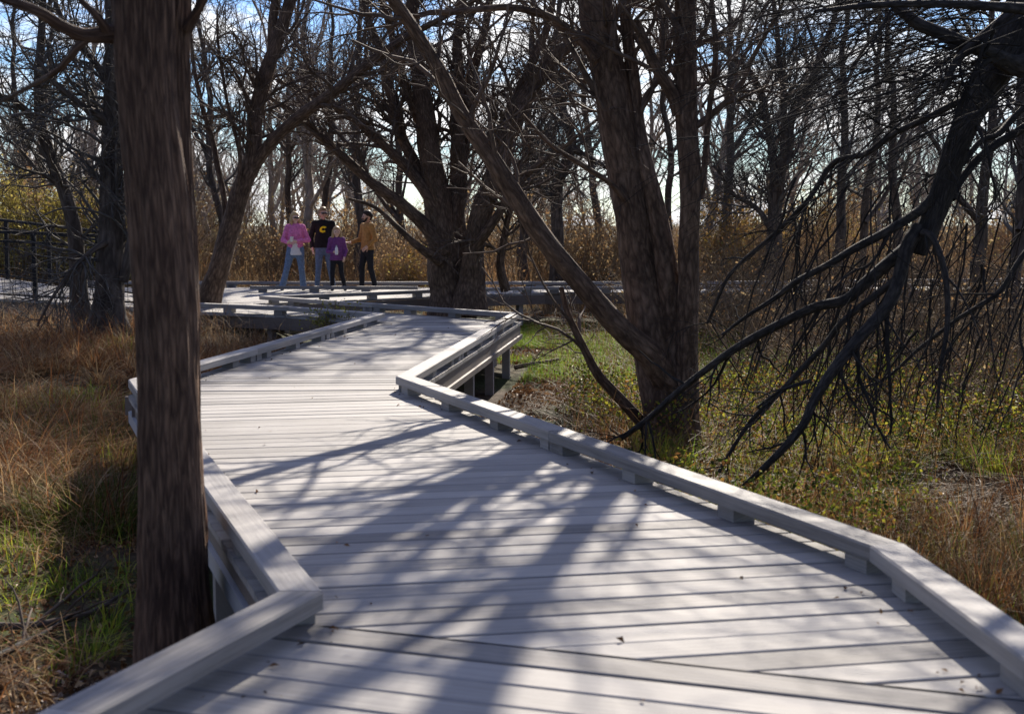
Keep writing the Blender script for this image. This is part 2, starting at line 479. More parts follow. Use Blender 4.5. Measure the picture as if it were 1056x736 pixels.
def block_mesh(Lb, wd=.115, h=.064):
    a_ = Acc()
    x, y = Lb / 2, wd / 2
    prism(a_, [np.array([-x, -y]), np.array([x, -y]), np.array([x, y]), np.array([-x, y])], 0.001, h, np.array([1., 0]), random.random())
    return a_
proto_block = None
def add_block(p, ang, Lb, parent):
    o = block_mesh(Lb).build('spacer_block', M['kerb'], parent)
    o.location = (p[0], p[1], 0); o.rotation_euler = (0, 0, ang)
    return o

def kerb_run(pts, side, first=.25, step=1.05, seam=3, split=None):
    """one kerb timber per stretch between bends, split where the timbers butt"""
    for i in range(len(pts) - 1):
        a_, b_ = np.array(pts[i], float), np.array(pts[i + 1], float)
        acc = Acc()
        prev = pts[i - 1] if i > 0 else None
        nxt = pts[i + 2] if i + 2 < len(pts) else None
        run = ([prev] if prev is not None else []) + [a_, b_] + ([nxt] if nxt is not None else [])
        # mitred ends: build the whole polyline but keep this stretch only
        tmp = Acc()
        sub = [p for p in run]
        c0 = 1 if prev is not None else 0
        c = .008
        Ld = np.linalg.norm(b_ - a_); t = (b_ - a_) / Ld
        n_ = np.array([-t[1], t[0]]) * side
        o_in = sub; o_out = offset_poly(sub, side * KW)
        A_in, A_out, B_in, B_out = o_in[c0], o_out[c0], o_in[c0 + 1], o_out[c0 + 1]
        nseg = max(1, int(round(Ld / 3.1)))
        for k in range(nseg):
            u0, u1 = k / nseg, (k + 1) / nseg
            g0 = .0015 / Ld if k > 0 else .0006 / Ld
            g1 = .0015 / Ld if k < nseg - 1 else .0006 / Ld
            P = [A_in + (B_in - A_in) * (u0 + g0), A_in + (B_in - A_in) * (u1 - g1), A_out + (B_out - A_out) * (u0 + g0), A_out + (B_out - A_out) * (u1 - g1)]
            prof = [(0, .066), (0, ZT - c), (c / KW, ZT), (1 - c / KW, ZT), (1, ZT - c), (1, .066)]
            dz = random.uniform(-.002, .002)
            R0 = [(*(P[0] + (P[2] - P[0]) * o), z + dz) for o, z in prof]
            R1 = [(*(P[1] + (P[3] - P[1]) * o), z + dz) for o, z in prof]
            kk = 6
            vv = [0, .05, .06, .19, .2, .26]
            uv = [(u0 * Ld, x) for x in vv] + [(u1 * Ld, x) for x in vv]
            fs = []
            for j in range(kk):
                f = [j, (j + 1) % kk, kk + (j + 1) % kk, kk + j]
                fs.append(f[::-1] if side < 0 else f)
            fs.append(list(range(kk)) if side < 0 else list(range(kk))[::-1])
            fs.append([kk + x for x in (range(kk - 1, -1, -1) if side < 0 else range(kk))])
            acc.add(R0 + R1, fs, uv, random.random())
        kb = acc.build('kerb_rail', M['kerb'], bw)
        ang = math.atan2(t[1], t[0])
        s = first
        mid = n_ * (KW / 2)
        while s < Ld - .12:
            near_seam = min(abs(s - Ld * q / nseg) for q in range(nseg + 1))
            add_block(a_ + t * s + mid, ang, random.uniform(.15, .19), kb)
            s += step
        for q in range(1, nseg):
            for dd in (-.10, .10):
                add_block(a_ + t * (Ld * q / nseg + dd) + mid, ang, .16, kb)
kerb_run(Lk[:5], +1, first=.14, step=1.06)
kerb_run(Lk[4:], +1)
kerb_run(Rk[:5], -1, first=.12, step=1.06)
kerb_run(Rk[4:], -1)
kerb_run(far_far, +1)
kerb_run([np.array([-5.3, 28.75]), np.array([-1.9, 28.6])], +1)

# rim boards under the deck edges and posts to the ground
def rim(pts, side, mat, z0=-.26, z1=-.004, th=.04, out=.0, name='rim_board'):
    for i in range(len(pts) - 1):
        sub = pts[max(0, i - 1):i + 3]; c0 = i - max(0, i - 1)
        o1 = offset_poly(sub, side * (KW + out)); o2 = offset_poly(sub, side * (KW + out + th))
        acc = Acc()
        t = o1[c0 + 1] - o1[c0]; t = t / np.linalg.norm(t)
        e0 = t * .001
        prism(acc, [o1[c0] + e0, o1[c0 + 1] - e0, o2[c0 + 1] - e0, o2[c0] + e0], z0, z1, t, random.random())
        # grain must run along the board on its faces
        acc.build(name, mat, bw)
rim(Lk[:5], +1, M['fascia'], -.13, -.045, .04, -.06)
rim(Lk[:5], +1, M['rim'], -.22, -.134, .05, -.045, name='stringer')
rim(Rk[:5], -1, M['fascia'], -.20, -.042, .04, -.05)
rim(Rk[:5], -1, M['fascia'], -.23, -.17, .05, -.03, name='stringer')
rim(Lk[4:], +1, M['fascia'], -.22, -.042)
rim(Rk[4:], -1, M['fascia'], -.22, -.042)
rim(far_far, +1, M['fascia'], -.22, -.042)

def post(p, parent, ang=0., wd=.10, top=-.045):
    acc = Acc()
    zg = float(gz(p[0], p[1])) - .15
    h = wd / 2
    c_, s_ = math.cos(ang), math.sin(ang)
    q = [np.array([c_ * x - s_ * y, s_ * x + c_ * y]) for x, y in ((-h, -h), (h, -h), (h, h), (-h, h))]
    prism(acc, q, zg, top, np.array([1., 0]), random.random())
    # rotate grain along z
    o = acc.build('support_post', M['post'], parent)
    o.location = (p[0], p[1], 0)
for pts, side in ((Lk, 1), (Rk, -1)):
    for i in range(1, len(pts) - 1):
        a_, b_ = pts[i], pts[i + 1]
        Ld = np.linalg.norm(b_ - a_); t = (b_ - a_) / Ld; n_ = np.array([-t[1], t[0]]) * side
        if a_[1] > 31 or a_[0] > 9: continue
        s = .45
        while s < Ld:
            post(a_ + t * s + n_ * .05, bw, math.atan2(t[1], t[0]))
            if 2 < i < 5 and side < 0: post(a_ + t * (s + .14) + n_ * .05, bw, math.atan2(t[1], t[0]), .07)
            s += 1.75
# joists under the deck (seen through the open corner)
acc = Acc()
for k in range(12):
    y = 5.2 + k * .6
    x0, x1 = -.75 - (y - 4.9) * .36, 1.35 - (y - 5.6) * .40
    prism(acc, [np.array([x0, y]), np.array([x1, y]), np.array([x1, y + .04]), np.array([x0, y + .04])], -.20, -.043, np.array([1., 0]), random.random())
tag(acc.build('joists', M['fascia'], bw))['kind'] = 'stuff'

# under-deck test for planting
def in_poly(x, y, poly):
    r = np.zeros(np.shape(x), bool); n = len(poly)
    for i in range(n):
        (x0, y0), (x1, y1) = poly[i], poly[(i + 1) % n]
        c = ((y0 > y) != (y1 > y)) & (x < (x1 - x0) * (y - y0) / (y1 - y0 + 1e-12) + x0)
        r ^= c
    return r
Lbig, Rbig = offset_poly(Lk, KW + .12), offset_poly(Rk, -KW - .12)
foot = [tuple(p) for p in Lbig[:7]] + [(-9.5, 23.9), (-12, 26), (-12, 29), (-9.5, 31.6)] + [tuple(p) for p in offset_poly(far_far, .3)[1:]] + [tuple(p) for p in Rbig[::-1]]
def free(x, y): return ~in_poly(x, y, foot)

# ------------------------------------------------------------------ railed ramp at the left
ramp_o = empty('railed_ramp', (-6.8, 24.2, 0))
tag(ramp_o, 'ramp with dark metal mesh railings rising to the left behind the trees', 'ramp')
def rp(u, v):
    """u: 0 at the low end, 1 = picture edge, v: 0 near side, 1 far side"""
    n0, n1 = np.array([-5.3, 23.05, 0.]), np.array([-8.85, 24.6, .11])
    f0, f1 = np.array([-6.9, 26.4, .02]), np.array([-10.1, 28.0, .33])
    return (n0 * (1 - u) + n1 * u) * (1 - v) + (f0 * (1 - u) + f1 * u) * v
m_rail, nt, b = new_mat('rail_metal'); b.inputs['Base Color'].default_value = (.03, .03, .033, 1); b.inputs['Roughness'].default_value = .8; b.inputs['Specular IOR Level'].default_value = .1; b.inputs['Metallic'].default_value = 0
tcn = N(nt, 'ShaderNodeTexCoord'); nn = N(nt, 'ShaderNodeTexNoise', Scale=12.0); nt.links.new(tcn.outputs['Object'], nn.inputs['Vector'])
nt.links.new(ramp(nt, nn.outputs['Fac'], [(.3, (.014, .014, .015)), (.7, (.035, .034, .035))]), b.inputs['Base Color'])
def box_between(acc, p, q, w_, h_, rnd=.5):
    p, q = np.array(p, float), np.array(q, float)
    d = q - p; d /= np.linalg.norm(d)
    ref = np.array([0, 0, 1.]) if abs(d[2]) < .9 else np.array([0, 1., 0])
    s = np.cross(d, ref); s /= np.linalg.norm(s); u = np.cross(s, d)
    V = []
    for e_ in (p, q):
        for a_, b__ in ((-1, -1), (1, -1), (1, 1), (-1, 1)):
            V.append(e_ + s * a_ * w_ / 2 + u * b__ * h_ / 2)
    acc.add(V, [[0, 1, 2, 3][::-1], [4, 5, 6, 7], [0, 1, 5, 4], [1, 2, 6, 5], [2, 3, 7, 6], [3, 0, 4, 7]], [(0, 0), (0, w_), (h_, w_), (h_, 0)] + [(1, 0), (1, w_), (1, w_), (1, 0)], rnd)
acc = Acc()
nb = 26
for k in range(nb):
    u0, u1 = k / nb * 1.7, (k + 1) / nb * 1.7 - .004
    P = [rp(u0, -.03), rp(u1, -.03), rp(u1, 1.03), rp(u0, 1.03)]
    lo = [p - np.array([0, 0, .04]) for p in P]
    acc.add(lo + P, [[0, 1, 2, 3], [7, 6, 5, 4], [4, 5, 1, 0], [5, 6, 2, 1], [6, 7, 3, 2], [7, 4, 0, 3]], [(0, k), (.2, k), (.2, k + 2), (0, k + 2)] * 2, random.random())
base = np.array([-6.8, 24.2, 0])
def rel(acc): acc.V = [v - base for v in acc.V]; return acc
rel(acc).build('ramp_deck', M['deck'], ramp_o)
for v, nm in ((0, 'near'), (1, 'far')):
    acc = Acc(); box_between(acc, rp(0, v) + (0, 0, 1.14), rp(1.7, v) + (0, 0, 1.14), .09, .05); rel(acc).build('handrail', m_rail, ramp_o)
    acc = Acc(); box_between(acc, rp(0, v) + (0, 0, .98), rp(1.7, v) + (0, 0, .98), .03, .04); rel(acc).build('lower_rail', m_rail, ramp_o)
    acc = Acc(); box_between(acc, rp(0, v) + (0, 0, .07), rp(1.7, v) + (0, 0, .07), .03, .03); rel(acc).build('bottom_rail', m_rail, ramp_o)
    us = [.01, .40, .80, 1.2, 1.6] if v == 0 else [.02, .28, .62, .93, 1.25, 1.6]
    for u in us:
        acc = Acc(); p = rp(u, v); box_between(acc, p + (0, 0, -.1), p + (0, 0, 1.115), .07, .07); rel(acc).build('rail_post', m_rail, ramp_o)
    acc = Acc()
    for k in range(54):
        p = rp(k / 54 * 1.66 + .02, v); box_between(acc, p + (0, 0, .08), p + (0, 0, .97), .006, .006)
    for k in range(8):
        z = .16 + k * .105; box_between(acc, rp(.01, v) + (0, 0, z), rp(1.69, v) + (0, 0, z), .006, .006)
    rel(acc).build('wire_mesh', m_rail, ramp_o)
    acc = Acc(); box_between(acc, rp(0, v) + (0, 0, -.16), rp(1.7, v) + (0, 0, -.16), .05, .2); rel(acc).build('ramp_beam', M['fascia'], ramp_o)

# ------------------------------------------------------------------ tubes
def nrm(a_): return a_ / np.maximum(np.linalg.norm(a_, axis=-1, keepdims=True), 1e-9)

def tubes(P, R, k=3):
    """P (M,n,3), R (M,n) -> V, faces(quads)"""
    Mn, n = P.shape[:2]
    T = nrm(np.gradient(P, axis=1))
    mean = nrm(P[:, -1] - P[:, 0])
    ref = np.where(np.abs(mean[:, 2:3]) < .8, np.array([[0, 0, 1.]]), np.array([[1., 0, 0]]))[:, None, :]
    A_ = nrm(np.cross(T, np.broadcast_to(ref, T.shape))); B_ = np.cross(T, A_)
    an = np.arange(k) * 2 * np.pi / k
    ring = A_[:, :, None, :] * np.cos(an)[:, None] + B_[:, :, None, :] * np.sin(an)[:, None]
    V = P[:, :, None, :] + ring * R[:, :, None, None]
    idx = np.arange(Mn * n * k).reshape(Mn, n, k)
    q = np.stack([idx[:, :-1, :], np.roll(idx, -1, 2)[:, :-1, :], np.roll(idx, -1, 2)[:, 1:, :], idx[:, 1:, :]], -1)
    return V.reshape(-1, 3), q.reshape(-1, 4)

def to_px(P):
    d = P - np.array([0, 0, CAMH])
    dep = d[..., 1] * CP - d[..., 2] * SP; up_ = d[..., 1] * SP + d[..., 2] * CP
    dep = np.maximum(dep, .1)
    return CX + F * d[..., 0] / dep, CY - F * up_ / dep

def grow(P, R, count, n, Lr, ang, ratio, up=.1, wig=.25, tr=(.2, 1.), rmin=.003, bias=None, rs_=None, lenfall=.45):
    """children of a set of polylines"""
    r_ = rs_ or rs
    Mn, pn = P.shape[:2]
    seg = np.linalg.norm(np.diff(P, axis=1), axis=-1).sum(1)
    pi = r_.choice(Mn, count, p=seg / seg.sum())
    t = r_.uniform(tr[0], tr[1], count) * (pn - 1)
    i0 = np.minimum(t.astype(int), pn - 2); f = (t - i0)[:, None]
    pos = P[pi, i0] * (1 - f) + P[pi, i0 + 1] * f
    rad = R[pi, i0] * (1 - f[:, 0]) + R[pi, i0 + 1] * f[:, 0]
    tan = nrm(P[pi, i0 + 1] - P[pi, i0])
    rv = nrm(r_.normal(size=(count, 3))); per = nrm(np.cross(tan, rv))
    A_ = np.radians(r_.uniform(ang[0], ang[1], count))[:, None]
    d = tan * np.cos(A_) + per * np.sin(A_)
    if bias is not None: d = nrm(d + np.asarray(bias))
    Ln = r_.uniform(Lr[0], Lr[1], count) * (1 - lenfall * t / (pn - 1))
    st = (Ln / (n - 1))[:, None]
    out = np.empty((count, n, 3)); out[:, 0] = pos
    drift = nrm(r_.normal(size=(count, 3))) * .5
    for i in range(1, n):
        out[:, i] = out[:, i - 1] + d * st
        d = nrm(d + wig * (r_.normal(size=(count, 3)) * .8 + drift) + np.array([0, 0, up]))
    X_, Y_ = to_px(out)
    keep = ~(((X_ > 284) & (X_ < 398) & (Y_ > 204) & (Y_ < 300) & (out[..., 1] < 31) & (out[..., 1] > 3)).any(1))
    out, rad, Ln = out[keep], rad[keep], Ln[keep]
    r0 = np.maximum(np.minimum(rad * ratio, Ln * .022 + .001), rmin)
    RR = r0[:, None] * np.linspace(1, .35, n)[None, :]
    RR = np.maximum(RR, rmin * .55)
    return out, RR

def resample(pts, R, step=.06):
    pts = np.asarray(pts, float); R = np.asarray(R, float)
    n = len(pts)
    ext = np.vstack([2 * pts[0] - pts[1], pts, 2 * pts[-1] - pts[-2]])
    P, Q = [], []
    for i in range(n - 1):
        p0, p1, p2_, p3_ = ext[i:i + 4]
        m_ = max(2, int(np.linalg.norm(p2_ - p1) / step))
        t = np.linspace(0, 1, m_, endpoint=False)[:, None]
        P.append(.5 * ((2 * p1) + (-p0 + p2_) * t + (2 * p0 - 5 * p1 + 4 * p2_ - p3_) * t ** 2 + (-p0 + 3 * p1 - 3 * p2_ + p3_) * t ** 3))
        Q.append(R[i] * (1 - t[:, 0]) + R[i + 1] * t[:, 0])
    P.append(pts[-1:]); Q.append(R[-1:])
    return np.vstack(P), np.concatenate(Q)

def trunk_tube(pts, R, k=14, step=.08, rough=.07, wob=.012, seed=0, knots=0):
    """one woody stem with ridged bark, as V, F, UV-per-loop"""
    P, Rr = resample(pts, R, step)
    n = len(P)
    s = np.concatenate([[0], np.cumsum(np.linalg.norm(np.diff(P, axis=0), axis=1))])
    amp = np.minimum(Rr * 1.2, wob)
    P = P + np.stack([(vnoise(s * 1.6, s * 0, seed) - .5) * 2 * amp, (vnoise(s * 1.6, s * 0 + 7, seed + 5) - .5) * 2 * amp, s * 0], -1)
    V, q = tubes(P[None], Rr[None], k)
    V = V.reshape(n, k, 3)
    an = np.arange(k) * 2 * np.pi / k
    circ = 2 * np.pi * np.mean(Rr)
    uu = np.cos(an)[None, :] * 2.2 + 10; vv = np.sin(an)[None, :] * 2.2 + 10
    ridge = vnoise(uu * 2.5 + s[:, None] * 1.1, vv * 2.5 + s[:, None] * 2.3, seed) - .5
    fine = vnoise(uu * 7 + s[:, None] * 3, vv * 7 - s[:, None] * 2, seed + 3) - .5
    lump = vnoise(uu * .8 + s[:, None] * 1.3, vv * .8, seed + 8) - .5
    disp = 1 + rough * (ridge * 1.5 + fine * .8) + rough * 1.6 * lump
    V = P[:, None, :] + (V - P[:, None, :]) * disp[:, :, None]
    u0 = np.arange(k) / k * circ; u1 = (np.arange(k) + 1) / k * circ
    UV = np.empty((n - 1, k, 4, 2))
    UV[..., 0, 0] = u0; UV[..., 1, 0] = u1; UV[..., 2, 0] = u1; UV[..., 3, 0] = u0
    UV[..., 0, 1] = s[:-1, None]; UV[..., 1, 1] = s[:-1, None]; UV[..., 2, 1] = s[1:, None]; UV[..., 3, 1] = s[1:, None]
    UV += seed * .37
    return V.reshape(-1, 3), q, UV.reshape(-1, 2), P, Rr

def fit(P, R, n=14):
    """resample a stem to n points so that stems can be stacked as parents"""
    i = np.linspace(0, len(P) - 1, n)
    i0 = np.minimum(i.astype(int), len(P) - 2); f = (i - i0)
    return P[i0] * (1 - f)[:, None] + P[i0 + 1] * f[:, None], R[i0] * (1 - f) + R[i0 + 1] * f

def px(lst):
    pts = [at(a_, b_, c_) for a_, b_, c_, d_ in lst]
    R = [d_ / 2 * c_ / F for a_, b_, c_, d_ in lst]
    return np.array(pts), np.array(R)

def twigset(stack, levels, sides=3):
    """levels: list of grow() kwargs; returns merged V,F of all levels"""
    P, R = stack
    Vs, Fs, n = [], [], 0
    for kw in levels:
        src = kw.pop('src', None)
        k = kw.pop('k', sides)
        C, CR = grow(P, R, **kw)
        V, q = tubes(C, CR, k)
        Vs.append(V); Fs.append(q + n); n += len(V)
        P, R = C, CR
    return np.concatenate(Vs), np.concatenate(Fs)

def shade_boughs(stack, count, zmin, Lr, rr, seed):  # unseen branches above the frame, added to throw dappled shade on the deck
    q = np.random.RandomState(seed)
    C, CR = grow(stack[0], stack[1], count * 6, 10, Lr, (30, 80), .5, .05, .17, (.2, 1.), rr[0], rs_=q)
    k = np.where((C[:, 0, 2] > zmin) & (C[:, :, 2].min(1) > zmin - .3))[0][:count]
    C = C[k]; R = q.uniform(rr[0], rr[1], len(k))[:, None] * np.linspace(1, .3, 10)[None]
    return C, R

def hand_tree(name, label, stems, bark, twig, levels, base_y=None, cat='tree', group=None, k=14, rough=.07, step=.08, wob=.012, flare=.35, high=None):
    """stems: list of px lists; the first is the trunk, the others limbs (each a part)"""
    first, R0 = px(stems[0][0] if isinstance(stems[0], tuple) else stems[0])
    root = empty(name, (first[0][0], first[0][1], float(gz(first[0][0], first[0][1]))))
    tag(root, label, cat, group)
    o = np.array(root.location)
    SP_, SR_ = [], []
    for i, st in enumerate(stems):
        kind = 'trunk' if i == 0 else 'limb'
        mat = bark
        if isinstance(st, tuple): st, opts = st; kind = opts.get('name', kind); mat = opts.get('mat', bark)
        pts, R = px(st)
        if kind == 'trunk' and flare:
            g_ = float(gz(pts[0][0], pts[0][1]))
            R = R * (1 + flare * np.exp(-np.maximum(pts[:, 2] - g_, 0) / .22))
            pts[0][2] = min(pts[0][2], g_ - .1)
        kk = k if max(R) > .05 else (10 if max(R) > .025 else 7)
        V, q, uv, P, Rr = trunk_tube(pts, R, kk, step, rough, wob, seed=i + len(name) * 3)
        npmesh(kind, V - o, q, mat, root, True, uv=uv)
        a_, b_ = fit(P, Rr); SP_.append(a_); SR_.append(b_)
    stack = (np.array(SP_), np.array(SR_))
    V0, q0 = np.zeros((0, 3)), np.zeros((0, 4), int)
    if high:
        C, CR = shade_boughs(stack, *high)
        V0, q0 = tubes(C, CR, 6)
        D, DR = grow(C, CR, len(C) * 7, 6, (.3, 1.1), (20, 65), .6, .03, .2, (.1, 1.), .005)
        Vd, qd = tubes(D, DR, 4)
        V0, q0 = np.vstack([V0, Vd]), np.vstack([q0, qd + len(V0)])
    V, q = twigset(stack, [dict(d) for d in levels])
    V, q = np.vstack([V0, V]), np.vstack([q0, q + len(V0)])
    npmesh('crown', V - o, q, twig, root, True)
    return root, stack
# ------------------------------------------------------------------ hand laid trees
def LV(c1, c2, c3, l1=(.6, 1.8), l2=(.35, .9), l3=(.15, .45), up=.06, r=(.011, .005, .003), wig=.22, tr=(.25, 1.), bias=None):
    out = [dict(count=c1, n=8, Lr=l1, ang=(25, 70), ratio=.45, up=up, wig=wig, tr=tr, rmin=r[0], k=5, bias=bias),
           dict(count=c2, n=6, Lr=l2, ang=(20, 65), ratio=.6, up=up * .6, wig=wig, tr=(.1, 1.), rmin=r[1], k=4)]
    if c3: out.append(dict(count=c3, n=5, Lr=l3, ang=(20, 60), ratio=.6, up=up * .4, wig=wig, tr=(.1, 1.), rmin=r[2], k=3))
    return out

# --- the near trunk at the left
Yn = 6.0
hand_tree('thick_tree', 'thick brown ridged trunk nearest at the left, close beside the kerb corner', [
    [(188, 770, Yn, 84), (184, 690, Yn, 77), (182, 600, Yn, 70), (177, 480, Yn, 66), (172, 340, Yn, 64), (163, 200, Yn, 61), (152, 90, Yn, 60), (148, 0, Yn, 60), (141, -200, Yn, 54), (138, -500, Yn + .1, 44), (130, -900, Yn + .2, 30), (120, -1300, Yn + .3, 14)],
    [(186, 720, 6.13, 60), (188, 500, 6.14, 44), (187, 340, 6.14, 38), (184, 200, 6.14, 34), (182, 90, 6.14, 32), (182, 0, 6.14, 30), (190, -150, 6.1, 28), (225, -400, 6.2, 24), (260, -800, 6.4, 14)],
    [(130, 40, 6.0, 24), (116, 35, 5.98, 21), (100, 36, 5.95, 17), (82, 36, 5.9, 14), (62, 27, 5.85, 12), (40, 13, 5.8, 11), (12, 2, 5.8, 10), (-30, -12, 5.8, 9), (-110, -25, 5.8, 7)],
    [(92, 38, 5.93, 11), (82, 47, 5.9, 9.5), (74, 58, 5.9, 8), (62, 72, 5.95, 6.5), (50, 80, 6.0, 5), (44, 82, 6., 4)],
    [(112, 36, 5.96, 10), (102, 18, 5.9, 8), (86, 2, 5.9, 6), (70, -20, 5.9, 5)],
    [(190, 30, 6.1, 12), (200, 12, 6.05, 10), (212, -8, 6., 9), (240, -60, 6., 7)],
], M['bark_near'], M['twig_brown'], LV(26, 60, 110, (.5, 1.3), (.25, .6), (.1, .3), tr=(.55, 1.)), k=96, rough=.12, step=.022, wob=.014)

# --- centre right tree, three stems, long bowed limb
Y7 = 13.1
t7, st7 = hand_tree('forked_tree', 'brown rough barked tree with several stems and a long bowed limb right of the boardwalk', [
    [(694, 476, Y7, 56), (690, 430, Y7, 50), (681, 385, Y7, 46), (670, 330, Y7, 42), (659, 270, Y7, 38), (649, 203, Y7, 36), (641, 150, Y7, 36), (633, 100, Y7, 35), (622, 50, Y7, 34), (612, 0, Y7, 33), (600, -60, Y7, 26), (585, -160, Y7, 15), (575, -400, Y7 - .2, 9), (570, -700, Y7 - .4, 4)],
    [(700, 470, 13.0, 34), (697, 420, 12.98, 28), (694, 370, 13.0, 25), (688, 300, 13.0, 24), (678, 228, 13.05, 21), (665, 168, 13.05, 18), (658, 125, 13.1, 14), (654, 80, 13.15, 13.5), (648, 30, 13.2, 12.5), (642, -30, 13.2, 11), (635, -200, 13.2, 7), (630, -380, 13.2, 3)],
    [(708, 476, 12.9, 30), (710, 420, 12.9, 24), (711, 300, 12.9, 22), (711, 200, 12.9, 22), (709, 100, 12.9, 22), (706, 0, 12.9, 21), (702, -200, 12.8, 18), (690, -500, 12.7, 11), (680, -700, 12.7, 5)],
    [(700, 118, 12.88, 14), (694, 98, 12.85, 13), (682, 76, 12.8, 12), (670, 52, 12.75, 11), (658, 24, 12.7, 10)],
    [(692, 400, 13.0, 32), (672, 368, 12.85, 26), (645, 343, 12.75, 23), (620, 318, 12.7, 21.5), (592, 285, 12.65, 20.5), (555, 239, 12.6, 20), (523, 191, 12.55, 18), (503, 159, 12.5, 17), (475, 115, 12.45, 15.5), (456, 76, 12.4, 14.5), (428, 32, 12.3, 13), (402, -4, 12.2, 11.5), (370, -50, 12.1, 9), (320, -130, 12, 6)],
    [(614, 62, 13.0, 12), (604, 48, 12.95, 9.5), (585, 28, 12.9, 8), (562, 15, 12.85, 7.5), (530, 8, 12.8, 7), (500, 9, 12.75, 6.5), (465, 13, 12.7, 6), (440, 14, 12.7, 5), (400, 30, 12.7, 3.5)],
    ([(664, 440, 13.2, 13), (650, 423, 13.15, 12), (634, 404, 13.1, 10.5), (618, 385, 13.05, 9.5), (604, 362, 13.0, 8.5), (594, 344, 13.0, 7.5), (584, 322, 13.0, 6.5), (578, 296, 13.0, 5)], dict(mat=M['bark_brown'], name='limb')),
    [(723, 205, 12.9, 8), (728, 168, 12.85, 6.5), (734, 100, 12.8, 6), (738, 52, 12.8, 6), (734, 0, 12.8, 5), (728, -80, 12.8, 4)],
    [(600, -90, 13.1, 13), (545, -190, 13., 10), (470, -270, 12.8, 8), (390, -320, 12.6, 6), (310, -350, 12.4, 4)],  # this and the following out-of-view limbs are added to dapple the deck
    [(584, -180, 13.1, 10), (620, -310, 13.3, 9), (680, -430, 13.5, 7), (740, -520, 13.6, 5)],
    [(702, -170, 12.8, 12), (770, -280, 12.6, 9), (850, -350, 12.4, 10), (930, -400, 12.2, 5)],
    [(706, -60, 12.9, 14), (640, -190, 12.3, 11), (560, -300, 11.8, 8), (500, -420, 11.4, 4)],
    [(704, -120, 12.9, 14), (720, -260, 12.2, 11), (700, -400, 11.6, 8), (660, -520, 11.2, 4)],
    [(652, 215, 13.0, 8), (630, 190, 12.9, 6.5), (600, 170, 12.8, 5.5), (570, 150, 12.7, 4.5), (540, 118, 12.6, 3)],
], M['bark_brown'], M['twig_brown'], LV(210, 1100, 3800, (.6, 2.0), (.3, 1.0), (.15, .45), tr=(.3, 1.)), k=26, rough=.10, step=.04, wob=.02, high=(52, 3.7, (.8, 2.4), (.012, .03), 3), flare=.12)

# --- the big many stemmed tree behind the bend
Y6 = 26.5
hand_tree('spreading_tree', 'huge many stemmed tree with arching limbs standing behind the bend of the boardwalk', [
    [(466, 330, Y6, 58), (463, 300, Y6, 42), (458, 255, Y6, 34), (450, 200, Y6, 28), (441, 140, Y6, 21), (433, 80, Y6, 16), (428, 30, Y6, 13), (423, -60, Y6, 9), (418, -160, Y6, 4)],
    [(474, 325, 26.6, 50), (470, 285, 26.6, 30), (470, 230, 26.6, 22), (472, 170, 26.7, 17), (472, 110, 26.7, 13), (474, 40, 26.8, 10), (480, -50, 26.8, 7), (484, -160, 26.8, 3)],
    [(482, 325, 26.2, 40), (486, 290, 26.2, 26), (490, 250, 26.1, 22), (500, 210, 26., 22), (516, 160, 26, 22), (534, 115, 26., 20), (562, 70, 26., 15), (600, 38, 26, 11), (650, 2, 26, 8), (720, -40, 26, 4)],
    [(498, 222, 26.3, 14), (508, 180, 26.3, 14), (514, 150, 26.4, 13), (530, 105, 26.4, 11), (552, 60, 26.4, 9), (566, 20, 26.4, 7), (575, -50, 26.4, 4)],
    [(457, 262, 26.3, 18), (440, 236, 26.2, 14), (418, 213, 26.1, 12.5), (400, 200, 26., 11.5), (382, 187, 25.9, 10.5), (352, 160, 25.8, 9.5), (318, 129, 25.7, 8), (296, 112, 25.6, 5), (270, 96, 25.5, 3)],
    [(455, 235, 26.4, 16), (442, 205, 26.4, 12), (418, 174, 26.4, 11), (400, 152, 26.4, 10), (382, 138, 26.4, 9.5), (350, 112, 26.4, 8), (318, 94, 26.4, 6), (285, 83, 26.4, 4)],
    [(452, 215, 26.5, 14), (432, 178, 26.6, 12), (412, 140, 26.7, 11), (404, 100, 26.8, 10), (390, 50, 26.8, 8), (375, 0, 26.8, 6), (360, -60, 26.8, 3)],
    [(448, 190, 26.7, 13), (440, 150, 26.9, 11), (424, 100, 27., 9), (410, 60, 27, 8), (396, 10, 27, 6), (390, -60, 27, 3)],
    [(470, 205, 26.8, 13), (478, 150, 26.9, 11), (488, 80, 27, 10), (500, 30, 27, 8), (508, -30, 27, 6), (520, -110, 27, 3)],
    [(484, 260, 26., 12), (506, 230, 25.8, 9), (535, 190, 25.7, 7), (552, 172, 25.6, 6), (585, 150, 25.5, 4), (620, 120, 25.5, 3)],
    [(520, 300, 26.5, 10), (514, 270, 26.4, 8.5), (522, 235, 26.3, 7), (528, 200, 26.3, 6), (535, 165, 26.3, 4)],
    [(456, 270, 26.2, 12), (434, 255, 26.1, 8), (412, 235, 26, 6), (388, 214, 26, 4), (360, 205, 26, 3)],
], M['bark_brown'], M['twig_brown'], LV(280, 1900, 6500, (.8, 2.4), (.4, 1.3), (.2, .6), r=(.014, .007, .004)) , k=16, rough=.12, step=.09, wob=.04, high=(110, 5.4, (1.2, 3.6), (.018, .045), 4))

